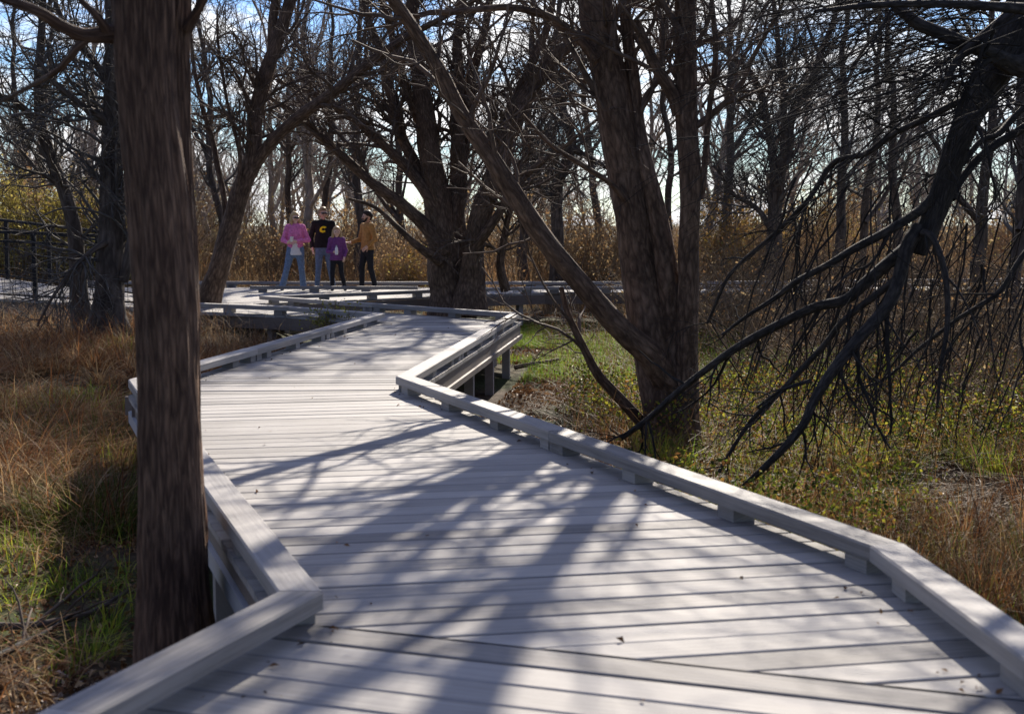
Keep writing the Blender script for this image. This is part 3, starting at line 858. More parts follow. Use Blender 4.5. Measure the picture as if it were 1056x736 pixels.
# --- trees at the left, before and behind the ramp
hand_tree('upright_tree', 'dark straight trunk shrouded in fine twigs just left of the thick near trunk', [
    [(112, 356, 20, 46), (113, 325, 20, 34), (114, 295, 20, 29), (116, 200, 20, 25), (117, 120, 20, 20), (116, 60, 20, 17), (115, 0, 20, 15), (112, -120, 20, 12), (105, -300, 20, 7), (100, -420, 20, 3)],
    [(117, 135, 20, 10), (108, 122, 19.9, 8.5), (90, 112, 19.8, 7.5), (72, 98, 19.7, 6.5), (55, 84, 19.6, 5.5), (38, 60, 19.6, 3)],
    [(117, 90, 20.1, 9), (100, 66, 20.1, 7), (84, 46, 20.1, 6), (64, 20, 20.1, 5), (50, -20, 20.1, 3)],
    [(126, 290, 19.9, 10), (136, 250, 19.8, 8), (142, 200, 19.8, 6.5), (150, 140, 19.8, 5), (156, 60, 19.8, 3)],
    [(110, 250, 19.8, 7), (92, 262, 19.6, 5), (74, 280, 19.4, 4), (52, 310, 19.2, 3), (38, 336, 19.2, 2)],
], M['bark_grey'], M['twig_grey'], LV(260, 1300, 3000, (.5, 1.6), (.3, .9), (.15, .4), up=-.04, r=(.008, .005, .003), tr=(.12, 1.)), k=14, rough=.1, wob=.02)
hand_tree('leaning_tree', 'slim crooked tree leaning left in front of the ramp railing', [
    [(88, 352, 20.5, 26), (84, 310, 20.5, 18), (80, 250, 20.5, 16), (70, 205, 20.5, 14), (57, 170, 20.5, 12.5), (45, 135, 20.5, 11.5), (39, 105, 20.5, 10.5), (39, 70, 20.5, 9), (43, 20, 20.5, 7.5), (46, -60, 20.5, 5), (50, -150, 20.5, 3)],
    [(46, 134, 20.5, 8), (32, 117, 20.4, 6.5), (16, 104, 20.3, 6), (0, 99, 20.2, 5.5), (-30, 92, 20.2, 4), (-70, 70, 20.2, 2.5)],
    [(72, 212, 20.5, 7), (60, 190, 20.6, 5), (40, 175, 20.7, 4), (15, 150, 20.7, 3), (-10, 135, 20.8, 2)],
], M['bark_grey'], M['twig_grey'], LV(140, 700, 1700, (.5, 1.5), (.3, .8), (.15, .4), r=(.008, .005, .003), tr=(.2, 1.)), k=12, rough=.1, wob=.03)
Y5 = 23.8
hand_tree('y_shaped_tree', 'brown tree forking into a wide Y, left of the woman in pink', [
    [(208, 345, Y5, 30), (214, 318, Y5, 25), (222, 290, Y5, 22), (236, 240, Y5, 20), (248, 198, Y5, 19), (257, 175, Y5, 19), (262, 150, Y5, 16), (264, 125, Y5, 15), (270, 92, Y5, 14.5), (282, 50, Y5, 14), (297, 8, Y5, 12.5), (310, -40, Y5, 10), (326, -130, Y5, 7), (340, -240, Y5, 3)],
    [(258, 180, Y5, 15), (266, 166, 23.75, 13), (285, 142, 23.6, 12), (310, 119, 23.4, 12), (340, 98, 23.2, 11), (375, 70, 23., 10), (411, 44, 22.8, 8), (450, 22, 22.6, 6), (500, -5, 22.5, 4)],
    [(281, 52, 23.85, 10), (281, 20, 23.9, 9), (284, -10, 23.9, 8), (282, -90, 24, 5), (280, -170, 24, 3)],
    [(232, 250, 23.9, 8), (230, 200, 24.1, 6), (222, 158, 24.2, 5.5), (208, 110, 24.3, 5), (199, 60, 24.3, 4), (196, 0, 24.3, 3)],
    [(240, 225, 23.7, 6), (248, 170, 23.6, 4.5), (238, 120, 23.5, 3.5), (226, 60, 23.5, 3), (224, 10, 23.5, 2)],
], M['bark_brown'], M['twig_brown'], LV(190, 1100, 2800, (.6, 1.9), (.35, 1.), (.15, .5), r=(.010, .006, .0035), tr=(.3, 1.)), k=14, rough=.09, wob=.02)

# --- the limb that sweeps down into the picture from the right
Y8 = 9.5
t8, st8 = hand_tree('drooping_tree', 'dark leaning tree whose big limb droops from the upper right to the boardwalk kerb', [
    [(1235, 560, Y8, 80), (1232, 420, Y8, 66), (1225, 250, Y8, 60), (1205, 60, Y8, 56), (1180, -60, Y8, 52), (1120, -120, Y8, 50), (1080, -40, Y8, 46), (1052, 25, Y8, 40), (1028, 72, Y8, 33), (1002, 115, Y8, 28), (986, 150, Y8, 26), (974, 185, Y8, 25), (962, 218, Y8, 25), (950, 245, Y8, 24), (944, 262, Y8, 14)],
    [(962, 205, 9.5, 12), (949, 218, 9.48, 10), (917, 239, 9.46, 9), (884, 257, 9.5, 8), (857, 273, 9.55, 7.5), (821, 291, 9.6, 6.5), (798, 308, 9.7, 5), (770, 326, 9.8, 4), (745, 345, 9.9, 3)],
    [(950, 235, 9.5, 14), (938, 251, 9.55, 13), (908, 276, 9.6, 12), (888, 293, 9.65, 11.5), (869, 309, 9.7, 10.5), (839, 317, 9.8, 10), (800, 337, 9.9, 9.5), (770, 353, 10., 9), (738, 372, 10.1, 8), (700, 401, 10.3, 7), (668, 430, 10.5, 6), (640, 452, 10.6, 5)],
    [(946, 235, 9.45, 16), (934, 254, 9.4, 14), (925, 287, 9.35, 13.5), (914, 314, 9.3, 13.5), (888, 346, 9.25, 13), (866, 377, 9.2, 12), (842, 414, 9.15, 10), (829, 438, 9.1, 9), (798, 470, 9.1, 8), (772, 495, 9.15, 6), (755, 510, 9.2, 4)],
    [(926, 280, 9.4, 9), (913, 293, 9.45, 8), (875, 329, 9.6, 7), (854, 356, 9.7, 6.5), (816, 392, 9.8, 6), (788, 419, 9.9, 5), (770, 440, 10, 4.5), (742, 487, 10, 3.5)],
    [(950, 240, 9.4, 8), (961, 246, 9.3, 6.5), (975, 284, 9.2, 6), (978, 332, 9.15, 5.5), (971, 380, 9.1, 4.5), (967, 420, 9.1, 3)],
    [(976, 205, 9.6, 9), (985, 188, 9.65, 8), (1004, 166, 9.7, 9), (1024, 150, 9.75, 9), (1058, 129, 9.8, 9), (1110, 90, 9.9, 10), (1170, 20, 9.8, 12)],
    [(990, 170, 9.7, 7), (1010, 146, 9.75, 6), (1030, 138, 9.8, 7), (1056, 112, 9.9, 7), (1120, 60, 10, 8)],
    [(1010, 98, 9.5, 10), (983, 107, 9.5, 7), (950, 124, 9.6, 6.5), (920, 138, 9.7, 6), (890, 159, 9.8, 5.5), (857, 168, 9.9, 5.5), (830, 208, 10., 5), (798, 244, 10.2, 4.5), (752, 284, 10.4, 3.5), (728, 333, 10.6, 3)],
    [(1078, 60, 9.3, 30), (1050, 68, 9.2, 22), (1023, 55, 9.1, 14), (983, 38, 9., 13), (960, 30, 9., 12), (944, 24, 9., 12), (930, 13, 9., 11), (910, -4, 9., 10), (870, -40, 9, 7)],
    [(1040, 10, 9.2, 12), (1026, 24, 9.1, 10), (1005, 44, 9., 9), (990, 60, 8.95, 8), (982, 75, 8.9, 7), (976, 93, 8.9, 6)],
    [(1120, 200, 9.6, 8), (1058, 257, 9.6, 6), (1030, 299, 9.6, 5.5), (1004, 318, 9.65, 5), (985, 330, 9.7, 4.5), (950, 358, 9.8, 4), (915, 390, 9.9, 3), (880, 402, 10., 2)],
    [(1100, 20, 9.0, 18), (1060, 10, 8.9, 12), (1010, 6, 8.8, 9), (960, 4, 8.7, 8), (900, 5, 8.6, 6), (840, 12, 8.5, 4)],
    [(1212, 120, Y8, 40), (1230, -100, 9.7, 34), (1225, -400, 10, 28), (1190, -700, 10.5, 20), (1140, -1000, 11, 10)],  # this and the next limb lie off frame, added to shade the right-hand ground
    [(1228, -200, 9.8, 20), (1160, -420, 10.3, 16), (1060, -600, 11, 11), (960, -700, 11.5, 6)],
    [(834, 392, 9.2, 5), (815, 398, 9.2, 4.5), (800, 405, 9.25, 4), (780, 420, 9.3, 3)],
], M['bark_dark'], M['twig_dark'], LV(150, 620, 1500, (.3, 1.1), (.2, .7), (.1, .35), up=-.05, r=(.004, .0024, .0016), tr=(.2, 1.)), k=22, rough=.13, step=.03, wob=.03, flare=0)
o8 = np.array(t8.location)
# hanging shoots and the spray of thin branches sweeping left at the top, part of the same tree
def curve_set(starts, ends, sag, n=9, jit=.05):
    s = np.array(starts); e_ = np.array(ends)
    t = np.linspace(0, 1, n)[None, :, None]
    P = s[:, None] * (1 - t) + e_[:, None] * t
    P[:, :, 2] += np.array(sag)[:, None] * (4 * t[..., 0] * (1 - t[..., 0]))
    P += np.cumsum(rs.normal(size=P.shape) * jit, axis=1) * .25
    return P
st_, en_, sg, r0 = [], [], [], []
for i in range(120):                      # droopers at the right
    x0 = rs.uniform(810, 1090); y0 = rs.uniform(170, 360); yy = rs.uniform(9.0, 14.5)
    y1 = y0 + rs.uniform(110, 260); x1 = x0 - rs.uniform(-15, 95)
    if y1 > 540: y1 = rs.uniform(450, 540)
    st_.append(at(x0, y0, yy)); en_.append(at(x1, y1, yy + rs.uniform(-.5, .5))); sg.append(rs.uniform(-.02, .12)); r0.append(rs.uniform(.005, .011))
nd = len(st_)
for i in range(210):                      # the spray at the top
    x0 = rs.uniform(930, 1130); y0 = rs.uniform(-60, 120); yy = rs.uniform(8.6, 13.5)
    L_ = rs.uniform(130, 360); an = rs.uniform(.0, .75)
    x1 = x0 - L_ * math.cos(an); y1 = y0 + L_ * math.sin(an) * .9 + 20
    st_.append(at(x0, y0, yy)); en_.append(at(x1, y1, yy + rs.uniform(-.8, .8))); sg.append(rs.uniform(-.05, .30)); r0.append(rs.uniform(.0035, .008))
P = curve_set(st_, en_, sg)
R = np.array(r0)[:, None] * np.linspace(1, .3, P.shape[1])[None]
V1, q1 = tubes(P, R, 5)
lv = [dict(count=650, n=6, Lr=(.3, .95), ang=(15, 55), ratio=.6, up=-.03, wig=.16, tr=(.05, 1.), rmin=.0026, k=4),
      dict(count=1100, n=5, Lr=(.12, .45), ang=(20, 60), ratio=.6, up=.0, wig=.2, tr=(.1, 1.), rmin=.0018, k=3)]
V2, q2 = twigset((P, R), lv)
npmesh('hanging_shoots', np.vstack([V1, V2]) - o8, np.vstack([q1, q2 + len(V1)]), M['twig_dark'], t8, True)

# --- more trees of the middle distance, each traced
hand_tree('fan_tree', 'mid distance tree with stems fanning upward right of the forked tree', [
    [(796, 312, 33, 26), (796, 285, 33, 19), (798, 240, 33, 16), (802, 205, 33, 14), (807, 170, 33, 13), (818, 120, 33, 10), (838, 78, 33, 8), (857, 30, 33, 6), (875, -40, 33, 3)],
    [(799, 215, 33, 10), (797, 170, 33.1, 9), (792, 128, 33.2, 8), (778, 79, 33.3, 6.5), (752, 58, 33.3, 5), (720, 30, 33.3, 3)],
    [(806, 175, 32.9, 8), (808, 130, 32.8, 7), (806, 80, 32.8, 6), (800, 20, 32.8, 5), (796, -60, 32.8, 3)],
    [(797, 240, 33, 7), (780, 215, 33.2, 5), (758, 200, 33.3, 4), (735, 170, 33.3, 3)],
], M['bark_grey'], M['twig_grey'], LV(170, 1100, 3600, (.7, 2.2), (.4, 1.2), (.2, .6), r=(.013, .008, .005), tr=(.25, 1.)), k=10, rough=.1, wob=.04)
hand_tree('crooked_tree', 'crooked tree between the bowed limb and the forked tree, behind the far boardwalk', [
    [(574, 318, 34, 18), (575, 285, 34, 14), (576, 240, 34, 13), (576, 200, 34, 12), (583, 165, 34, 11), (588, 145, 34, 10), (580, 112, 34, 9), (571, 60, 34, 7), (576, 0, 34, 5), (580, -70, 34, 3)],
    [(586, 150, 34, 7), (600, 158, 33.9, 6), (625, 172, 33.8, 5), (650, 186, 33.8, 3)],
    [(577, 215, 34, 7), (560, 190, 34, 6), (545, 150, 34, 5), (530, 110, 34, 3)],
], M['bark_grey'], M['twig_grey'], LV(140, 900, 3000, (.7, 2.2), (.4, 1.2), (.2, .6), r=(.013, .008, .005), tr=(.25, 1.)), k=10, rough=.1, wob=.05)
def pole_tree(name, label, x, y0, Y, w0, dx, seed, grp=None, bark='bark_grey', twig='twig_grey', tops=-120, forks=2, c=(70, 430, 1400)):
    q = np.random.RandomState(seed)
    st = [[]]
    n = 7
    xs = x
    for i in range(n):
        t = i / (n - 1); yy = y0 + (tops - y0) * t
        st[0].append((x + dx * t + q.uniform(-5, 5) * (t > 0), yy, Y, max(1.6, w0 * (1 - t) ** .8 + (w0 * .25 if i == 0 else 0))))
    for k in range(forks):
        i = q.randint(1, 4); a_ = st[0][i]; s = q.choice([-1, 1])
        l = []
        for j in range(5):
            tt = j / 4
            l.append((a_[0] + s * (60 + q.uniform(0, 40)) * tt ** .9, a_[1] - 150 * tt, Y + q.uniform(-.2, .2), max(1.2, a_[3] * .6 * (1 - tt * .75))))
        st.append(l)
    return hand_tree(name, label, st, M[bark], M[twig], LV(c[0], c[1], c[2], (.7, 2.2), (.4, 1.2), (.2, .6), r=(.013, .008, .005), tr=(.25, 1.)), k=8, rough=.08, wob=.05, step=.2, group=grp)
pole_tree('slim_tree', 'slim grey trunk rising behind the bearded man in the mustard jacket', 371, 300, 37, 11, -6, 3, c=(40, 160, 400))
pole_tree('slim_tree', 'slim bare tree rising behind the man in the black sweatshirt', 331, 300, 40, 8, 14, 4, c=(40, 160, 400))
pole_tree('slim_tree', 'slim bare tree just right of the thick near trunk', 231, 300, 36, 9, -40, 5)
pole_tree('slim_tree', 'thin bare tree beyond the yellow bushes at the left edge', 22, 300, 44, 9, -6, 6)
pole_tree('slim_tree', 'thin pale tree beside the yellow bushes, left of the leaning tree', 38, 300, 48, 8, 16, 7, bark='bark_brown')
pole_tree('slim_tree', 'slim upright tree between the forked tree and the fan tree', 742, 300, 40, 11, 20, 8)
pole_tree('slim_tree', 'dark slim tree left of the drooping limb, nearest to the fan tree', 864, 300, 30, 12, 18, 9, c=(60, 280, 800))
pole_tree('slim_tree', 'dark slim tree left of the drooping limb, nearest to that limb', 892, 300, 33, 10, 22, 10, c=(60, 280, 800))
pole_tree('slim_tree', 'slim tree in the gap behind the split of the drooping limb', 925, 300, 31, 11, -10, 12, c=(60, 280, 800))
pole_tree('slim_tree', 'slim tree at the right edge behind the drooping limb', 1012, 300, 25, 15, 14, 13, c=(60, 280, 800))
pole_tree('slim_tree', 'rightmost slim tree among the hanging shoots', 1046, 310, 21, 15, 18, 14, c=(60, 280, 800))
pole_tree('slim_tree', 'slim tree close behind the right side of the spreading tree', 540, 300, 38, 10, 16, 15)
pole_tree('slim_tree', 'slim tree behind the left arching limbs of the spreading tree', 415, 300, 41, 9, -14, 16)
pole_tree('slim_tree', 'slim tree behind the raised right fork of the Y shaped tree', 296, 300, 43, 8, 12, 17)
pole_tree('slim_tree', 'slim tree seen between the stems of the forked tree', 690, 300, 44, 9, -8, 18)
pole_tree('slim_tree', 'slim crooked tree just left of the forked tree', 618, 300, 42, 9, -24, 19)

# --- woodland behind: shared prototypes, copied
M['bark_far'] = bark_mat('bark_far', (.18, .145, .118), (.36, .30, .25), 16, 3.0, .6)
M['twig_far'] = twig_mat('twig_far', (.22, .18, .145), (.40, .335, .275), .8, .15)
def proto_tree(seed, H, r0, name='woodland_tree'):
    q = np.random.RandomState(seed)
    root = empty(name, (0, 0, 0))
    pts = [np.array([0, 0, -.2])]; d = np.array([q.uniform(-.15, .15), q.uniform(-.15, .15), 1.])
    for i in range(8):
        pts.append(pts[-1] + d * H / 8); d = nrm(d + q.normal(size=3) * .12 + np.array([0, 0, .08]))
    R = r0 * np.linspace(1, .12, 9)
    V, f, uv, P, Rr = trunk_tube(pts, R, 7, .35, .08, .04, seed)
    npmesh('trunk', V, f, M['bark_far'], root, True, uv=uv)
    a_, b_ = fit(P, Rr)
    lv = [dict(count=20, n=9, Lr=(H * .25, H * .5), ang=(20, 55), ratio=.6, up=.12, wig=.16, tr=(.18, .95), rmin=.013, k=5, rs_=q),
          dict(count=100, n=7, Lr=(.9, 2.4), ang=(20, 60), ratio=.6, up=.06, wig=.2, tr=(.15, 1.), rmin=.008, k=4, rs_=q),
          dict(count=460, n=5, Lr=(.4, 1.3), ang=(20, 60), ratio=.6, up=.03, wig=.2, tr=(.1, 1.), rmin=.005, k=3, rs_=q)]
    V, f = twigset((a_[None], b_[None]), lv)
    npmesh('crown', V, f, M['twig_far'], root, True)
    return root
def copy_tree(o, loc, rz, sc, label=None, group=None):
    c = o.copy(); COL.objects.link(c); c.location = loc; c.rotation_euler = (0, 0, rz); c.scale = (sc,) * 3
    if label: c['label'] = label
    if group: c['group'] = group
    for ch in list(o.children):
        d = ch.copy(); COL.objects.link(d); d.parent = c
        for g_ in ch.children:
            h_ = g_.copy(); COL.objects.link(h_); h_.parent = d
    return c
protos = [proto_tree(100 + i, H, r) for i, (H, r) in enumerate(((8, .09), (10, .12), (7, .07), (11, .14)))]
WL, WG = 'bare grey tree deep in the tangled woodland beyond the far boardwalk', 'bare trees of the woodland beyond the far boardwalk'
for p in protos: tag(p, WL, 'tree', WG)
used = [False] * 4
pos = []
for i in range(40):
    for _ in range(30):
        yy = rs.uniform(39, 72); xx = rs.uniform(-.42, .42) * yy
        if all((xx - a_) ** 2 + (yy - b_) ** 2 > 3.0 for a_, b_ in pos) and not (yy < 56 and abs(xx + 3.8 - (yy - 29.9) * .222) < 3.2): break
    pos.append((xx, yy))
    j = i % 4; sc = rs.uniform(.75, 1.15); loc = (xx, yy, float(gz(xx, yy))); rz = rs.uniform(0, 6.28)
    if not used[j]:
        used[j] = True; p = protos[j]; p.location = loc; p.rotation_euler = (0, 0, rz); p.scale = (sc,) * 3
    else: copy_tree(protos[j], loc, rz, sc)
# beyond that the wood reads as one mass
bV, bF, n = [], [], 0
base_sets = []
for p in protos:
    for ch in p.children:
        me = ch.data; v = np.empty(len(me.vertices) * 3, np.float32); me.vertices.foreach_get('co', v)
        f = np.empty(len(me.loops), np.int32); me.loops.foreach_get('vertex_index', f)
        base_sets.append((protos.index(p), v.reshape(-1, 3), f.reshape(-1, 4)))
for i in range(130):
    yy = rs.uniform(66, 140); xx = rs.uniform(-.45, .45) * yy; an = rs.uniform(0, 6.28); s = rs.uniform(.45, .9); j = rs.randint(4)
    z = float(gz(xx, yy)); c_, s_ = math.cos(an), math.sin(an)
    for jj, v, f in base_sets:
        if jj != j: continue
        w_ = v * s
        bV.append(np.stack([w_[:, 0] * c_ - w_[:, 1] * s_ + xx, w_[:, 0] * s_ + w_[:, 1] * c_ + yy, w_[:, 2] + z], -1)); bF.append(f + n); n += len(v)
tag(npmesh('far_woods', np.concatenate(bV), np.concatenate(bF), M['twig_far'], smooth=True), 'far off bare woodland closing the view behind everything', 'woods', kind='stuff')

# ------------------------------------------------------------------ blades, leaves
def blades(x, y, h, lean, wd, palette, pw=None, z=None, seg=4, curl=.6, az=None, jitter=.25):
    n = len(x)
    z = gz(x, y) - .02 if z is None else z
    az = rs.uniform(0, 2 * np.pi, n) if az is None else az
    d = np.stack([np.cos(az), np.sin(az), np.zeros(n)], -1)
    sd_ = np.stack([-np.sin(az + rs.uniform(-.8, .8, n)), np.cos(az), np.zeros(n)], -1)
    t = np.linspace(0, 1, seg + 1)
    b0 = np.stack([x, y, z], -1)
    out = np.empty((n, seg + 1, 2, 3))
    for i, tt in enumerate(t):
        hor = lean * (tt * .4 + curl * tt * tt)
        ver = h * (tt - .55 * np.clip(lean / np.maximum(h, .01), 0, 1.1) * tt * tt)
        c = b0 + d * hor[:, None] + np.array([0, 0, 1.]) * ver[:, None]
        w_ = wd * (1 - tt) ** .7 * .5 + .0006
        out[:, i, 0] = c - sd_ * w_[:, None]; out[:, i, 1] = c + sd_ * w_[:, None]
    idx = np.arange(n * (seg + 1) * 2).reshape(n, seg + 1, 2)
    q = np.stack([idx[:, :-1, 0], idx[:, :-1, 1], idx[:, 1:, 1], idx[:, 1:, 0]], -1)
    pal = np.array(palette); ci = rs.choice(len(pal), n, p=pw)
    col = pal[ci] * rs.uniform(1 - jitter, 1 + jitter, (n, 1))
    col = np.repeat(col, seg, 0)
    return out.reshape(-1, 3), q.reshape(-1, 4), col

def leaves(pos, size, palette, pw=None, flat=.5, jitter=.3, asp=.6):
    n = len(pos)
    nv = nrm(rs.normal(size=(n, 3)) * flat + np.array([0, 0, 1.]) * (1 - flat))
    a_ = nrm(np.cross(nv, rs.normal(size=(n, 3)))); b_ = np.cross(nv, a_)
    s = size[:, None]
    fold = nv * s * rs.uniform(.05, .35, (n, 1))
    P0 = pos - a_ * s * .5; P2 = pos + a_ * s * .5
    P1 = pos + b_ * s * asp * .5 + fold; P3 = pos - b_ * s * asp * .5 + fold
    V = np.stack([P0, P1, P2, P3], 1).reshape(-1, 3)
    i = np.arange(n)[:, None] * 4
    T = np.concatenate([i + [0, 1, 2], i + [0, 2, 3]], 1).reshape(-1, 3)
    pal = np.array(palette); ci = rs.choice(len(pal), n, p=pw)
    col = np.repeat(pal[ci] * rs.uniform(1 - jitter, 1 + jitter, (n, 1)), 2, 0)
    return V, T, col

def scatter(n, x0, x1, y0, y1, mask=None):
    x = rs.uniform(x0, x1, n); y = rs.uniform(y0, y1, n)
    k = free(x, y)
    if mask is not None: k &= mask(x, y)
    return x[k], y[k]

class Cat:
    def __init__(s): s.V = []; s.F = []; s.C = []; s.n = 0
    def add(s, t):
        V, f, c = t; s.V.append(V); s.F.append(f + s.n); s.C.append(c); s.n += len(V); return s
    def build(s, name, mat, parent=None): return npmesh(name, np.concatenate(s.V), np.concatenate(s.F), mat, parent, col=np.concatenate(s.C))

DRY = [(.27, .115, .042), (.31, .155, .06), (.17, .068, .026), (.38, .25, .12), (.085, .04, .02), (.22, .09, .034)]
GRN = [(.18, .29, .025), (.30, .36, .035), (.09, .15, .015), (.42, .40, .05)]
TAN = [(.34, .23, .11), (.26, .16, .075), (.40, .30, .16), (.20, .11, .05)]
# rusty dry grass on the left bank
dg = Cat()
nz = lambda x, y: fbm(x * .8, y * .8, 21)
x, y = scatter(20000, -9.5, -1.9, 8.2, 21.5, lambda x, y: (nz(x, y) > .42) & (x > -.40 * y - .8) & (y > 8.6 + 1.5 * nz(x, y)))
h = rs.uniform(.2, .75, len(x)) * (.2 + 1.5 * fbm(x * 1.6, y * 1.6, 77)); dg.add(blades(x, y, h, h * rs.uniform(.3, 1.5, len(x)), rs.uniform(.004, .010, len(x)), DRY, jitter=.5))
x, y = scatter(9000, -9.5, -2.0, 5.5, 10, lambda x, y: nz(x, y) > .56)
h = rs.uniform(.2, .5, len(x)); dg.add(blades(x, y, h, h * rs.uniform(.6, 1.8, len(x)), rs.uniform(.003, .007, len(x)), TAN + DRY))
DR2 = [(.33, .135, .045), (.37, .19, .07), (.21, .08, .03), (.44, .30, .15), (.09, .042, .02), (.27, .14, .06)]
for i in range(300):
    yy = rs.uniform(9.8, 21); xx = rs.uniform(-.40 * yy - .6, -2.2)
    if nz(xx, yy) < .40 or not free(np.array([xx]), np.array([yy]))[0]: continue
    n_ = rs.randint(60, 170); an = rs.uniform(0, 6.28, n_); rr = rs.uniform(.02, .14, n_)
    h = rs.uniform(.2, .62, n_) * rs.uniform(.55, 1.3)
    dg.add(blades(xx + np.cos(an) * rr, yy + np.sin(an) * rr, h, h * rs.uniform(.4, 1.9, n_), rs.uniform(.004, .009, n_), DR2 if rs.uniform() < .6 else TAN, az=an + rs.normal(size=n_) * .5, seg=5, jitter=.45))
tag(dg.build('dry_grass', M['leaf']), 'matted rusty brown dry grass on the bank left of the boardwalk', 'dry grass', kind='stuff')
# green grass: tufts low at the left, the meadow behind the forked tree, edges
gg = Cat()
def tuft(cx, cy, r, n, hr, pal=GRN, wr=(.004, .009), lean=(.2, 1.2)):
    an = rs.uniform(0, 6.28, n); rr = r * np.sqrt(rs.uniform(0, 1, n))
    x, y = cx + np.cos(an) * rr, cy + np.sin(an) * rr
    h = rs.uniform(hr[0], hr[1], n)
    return blades(x, y, h, h * rs.uniform(lean[0], lean[1], n), rs.uniform(*wr, n), pal, az=an + rs.normal(size=n) * .5)
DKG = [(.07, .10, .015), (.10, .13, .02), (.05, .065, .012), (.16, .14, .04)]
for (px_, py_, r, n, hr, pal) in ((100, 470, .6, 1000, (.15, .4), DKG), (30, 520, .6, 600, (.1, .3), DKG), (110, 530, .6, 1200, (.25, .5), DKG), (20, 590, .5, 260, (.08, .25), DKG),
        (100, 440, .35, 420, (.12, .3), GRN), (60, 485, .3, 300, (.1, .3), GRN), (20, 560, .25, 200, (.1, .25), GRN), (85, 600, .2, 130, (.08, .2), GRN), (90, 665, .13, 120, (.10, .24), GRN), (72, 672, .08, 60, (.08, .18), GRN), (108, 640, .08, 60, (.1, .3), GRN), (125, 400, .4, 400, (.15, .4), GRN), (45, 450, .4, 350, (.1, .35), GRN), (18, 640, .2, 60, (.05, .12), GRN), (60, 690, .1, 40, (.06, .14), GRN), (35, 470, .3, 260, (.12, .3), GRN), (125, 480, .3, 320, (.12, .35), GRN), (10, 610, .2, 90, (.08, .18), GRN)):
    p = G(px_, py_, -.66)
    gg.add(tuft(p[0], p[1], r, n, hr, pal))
mz = lambda x, y: fbm(x * .45, y * .45, 33)
x, y = scatter(120000, -1, 11, 18.5, 29.5, lambda x, y: (mz(x, y) + .14 * sstep(5.0, 2.5, x) > .52) & (x < .40 * y + .5))
gg.add(blades(x, y, rs.uniform(.06, .22, len(x)), rs.uniform(.03, .16, len(x)), rs.uniform(.004, .009, len(x)), [(.18, .32, .03), (.24, .36, .04), (.12, .22, .02), (.36, .36, .06)], seg=2))
x, y = scatter(26000, 1.0, 9, 6.5, 14, lambda x, y: mz(x * 1.7, y * 1.7) > .56)
gg.add(blades(x, y, rs.uniform(.08, .32, len(x)), rs.uniform(.03, .25, len(x)), rs.uniform(.003, .007, len(x)), GRN + [(.26, .22, .05), (.28, .16, .05)], seg=3))
x, y = scatter(14000, -8, -1.3, 4.2, 10, lambda x, y: mz(x * 1.9, y * 1.9) > .60)
gg.add(blades(x, y, rs.uniform(.06, .28, len(x)), rs.uniform(.03, .3, len(x)), rs.uniform(.003, .006, len(x)), GRN + [(.3, .2, .08)], seg=3))
for i in range(230):
    yy = rs.uniform(7.2, 13.5); xx = rs.uniform(.9 + max(0, 10.5 - yy) * .28, .40 * yy)
    if mz(xx * 2.1, yy * 2.1) < .47 and not (xx > 2.2 and yy < 9.8): continue
    gg.add(tuft(xx, yy, rs.uniform(.10, .28), rs.randint(40, 160), (.12, .48), ([(.16, .09, .04), (.24, .15, .07), (.09, .06, .03), (.12, .13, .03)] if (xx > 2.2 and yy < 9.8) else GRN + [(.36, .30, .06), (.34, .18, .05)]) if rs.uniform() < .65 else DRY, (.003, .007), (.2, .9)))  # near right edge: dry tufts, with the shade there put into their darker colour
tag(gg.build('green_grass', M['leaf']), 'patches of green grass growing beside the boardwalk', 'grass', kind='stuff')
# yellow green low weeds with small leaves along the right side
wd = Cat()
x, y = scatter(15000, .6, 8.0, 8.4, 16, lambda x, y: (mz(x * 1.5 + 9, y * 1.5) > .55) & (fbm(x * 1.9, y * 1.9, 88) > .47) & (x < .40 * y))
for k in range(9):
    zz = gz(x, y) + rs.uniform(.03, .5, len(x)) * (.15 + 1.5 * fbm(x * 1.9, y * 1.9, 88))
    wd.add(leaves(np.stack([x + rs.normal(size=len(x)) * .07, y + rs.normal(size=len(x)) * .07, zz], -1), rs.uniform(.018, .05, len(x)), [(.22, .25, .03), (.34, .32, .04), (.08, .11, .02), (.05, .07, .015), (.30, .17, .045), (.14, .07, .025)], flat=.9))
h = rs.uniform(.15, .45, len(x)); V, q, c = blades(x, y, h, h * .3, np.full(len(x), .005), TAN, seg=2)
wb = npmesh('weeds', np.concatenate(wd.V), np.concatenate(wd.F), M['leaf'], col=np.concatenate(wd.C))
tag(wb, 'low yellow green leafy weeds along the right of the boardwalk', 'weeds', kind='stuff')
st = npmesh('weed_stems', V, q, M['leaf'], wb, col=c); st['kind'] = 'stuff'
# fallen leaves
x, y = scatter(90000, -9, 10, 3.0, 19)
k = (np.abs(x) < .42 * y + 1.2); x, y = x[k], y[k]
lt = leaves(np.stack([x, y, gz(x, y) + .012 + rs.uniform(0, .03, len(x))], -1), rs.uniform(.02, .06, len(x)), [(.22, .11, .045), (.28, .16, .075), (.14, .065, .028), (.36, .24, .13), (.08, .04, .02)], flat=.55)
lc = Cat(); lc.add(lt)
x, y = scatter(2600, -2.6, -1.2, 4.0, 6.6); lc.add(leaves(np.stack([x, y, gz(x, y) + .02], -1), rs.uniform(.02, .05, len(x)), [(.50, .42, .33), (.36, .24, .14), (.20, .11, .05)], flat=.45))
x, y = scatter(30000, -2, 12, 17, 32); lc.add(leaves(np.stack([x, y, gz(x, y) + .02], -1), rs.uniform(.05, .1, len(x)), [(.26, .14, .06), (.36, .22, .11), (.17, .08, .035)], flat=.42))
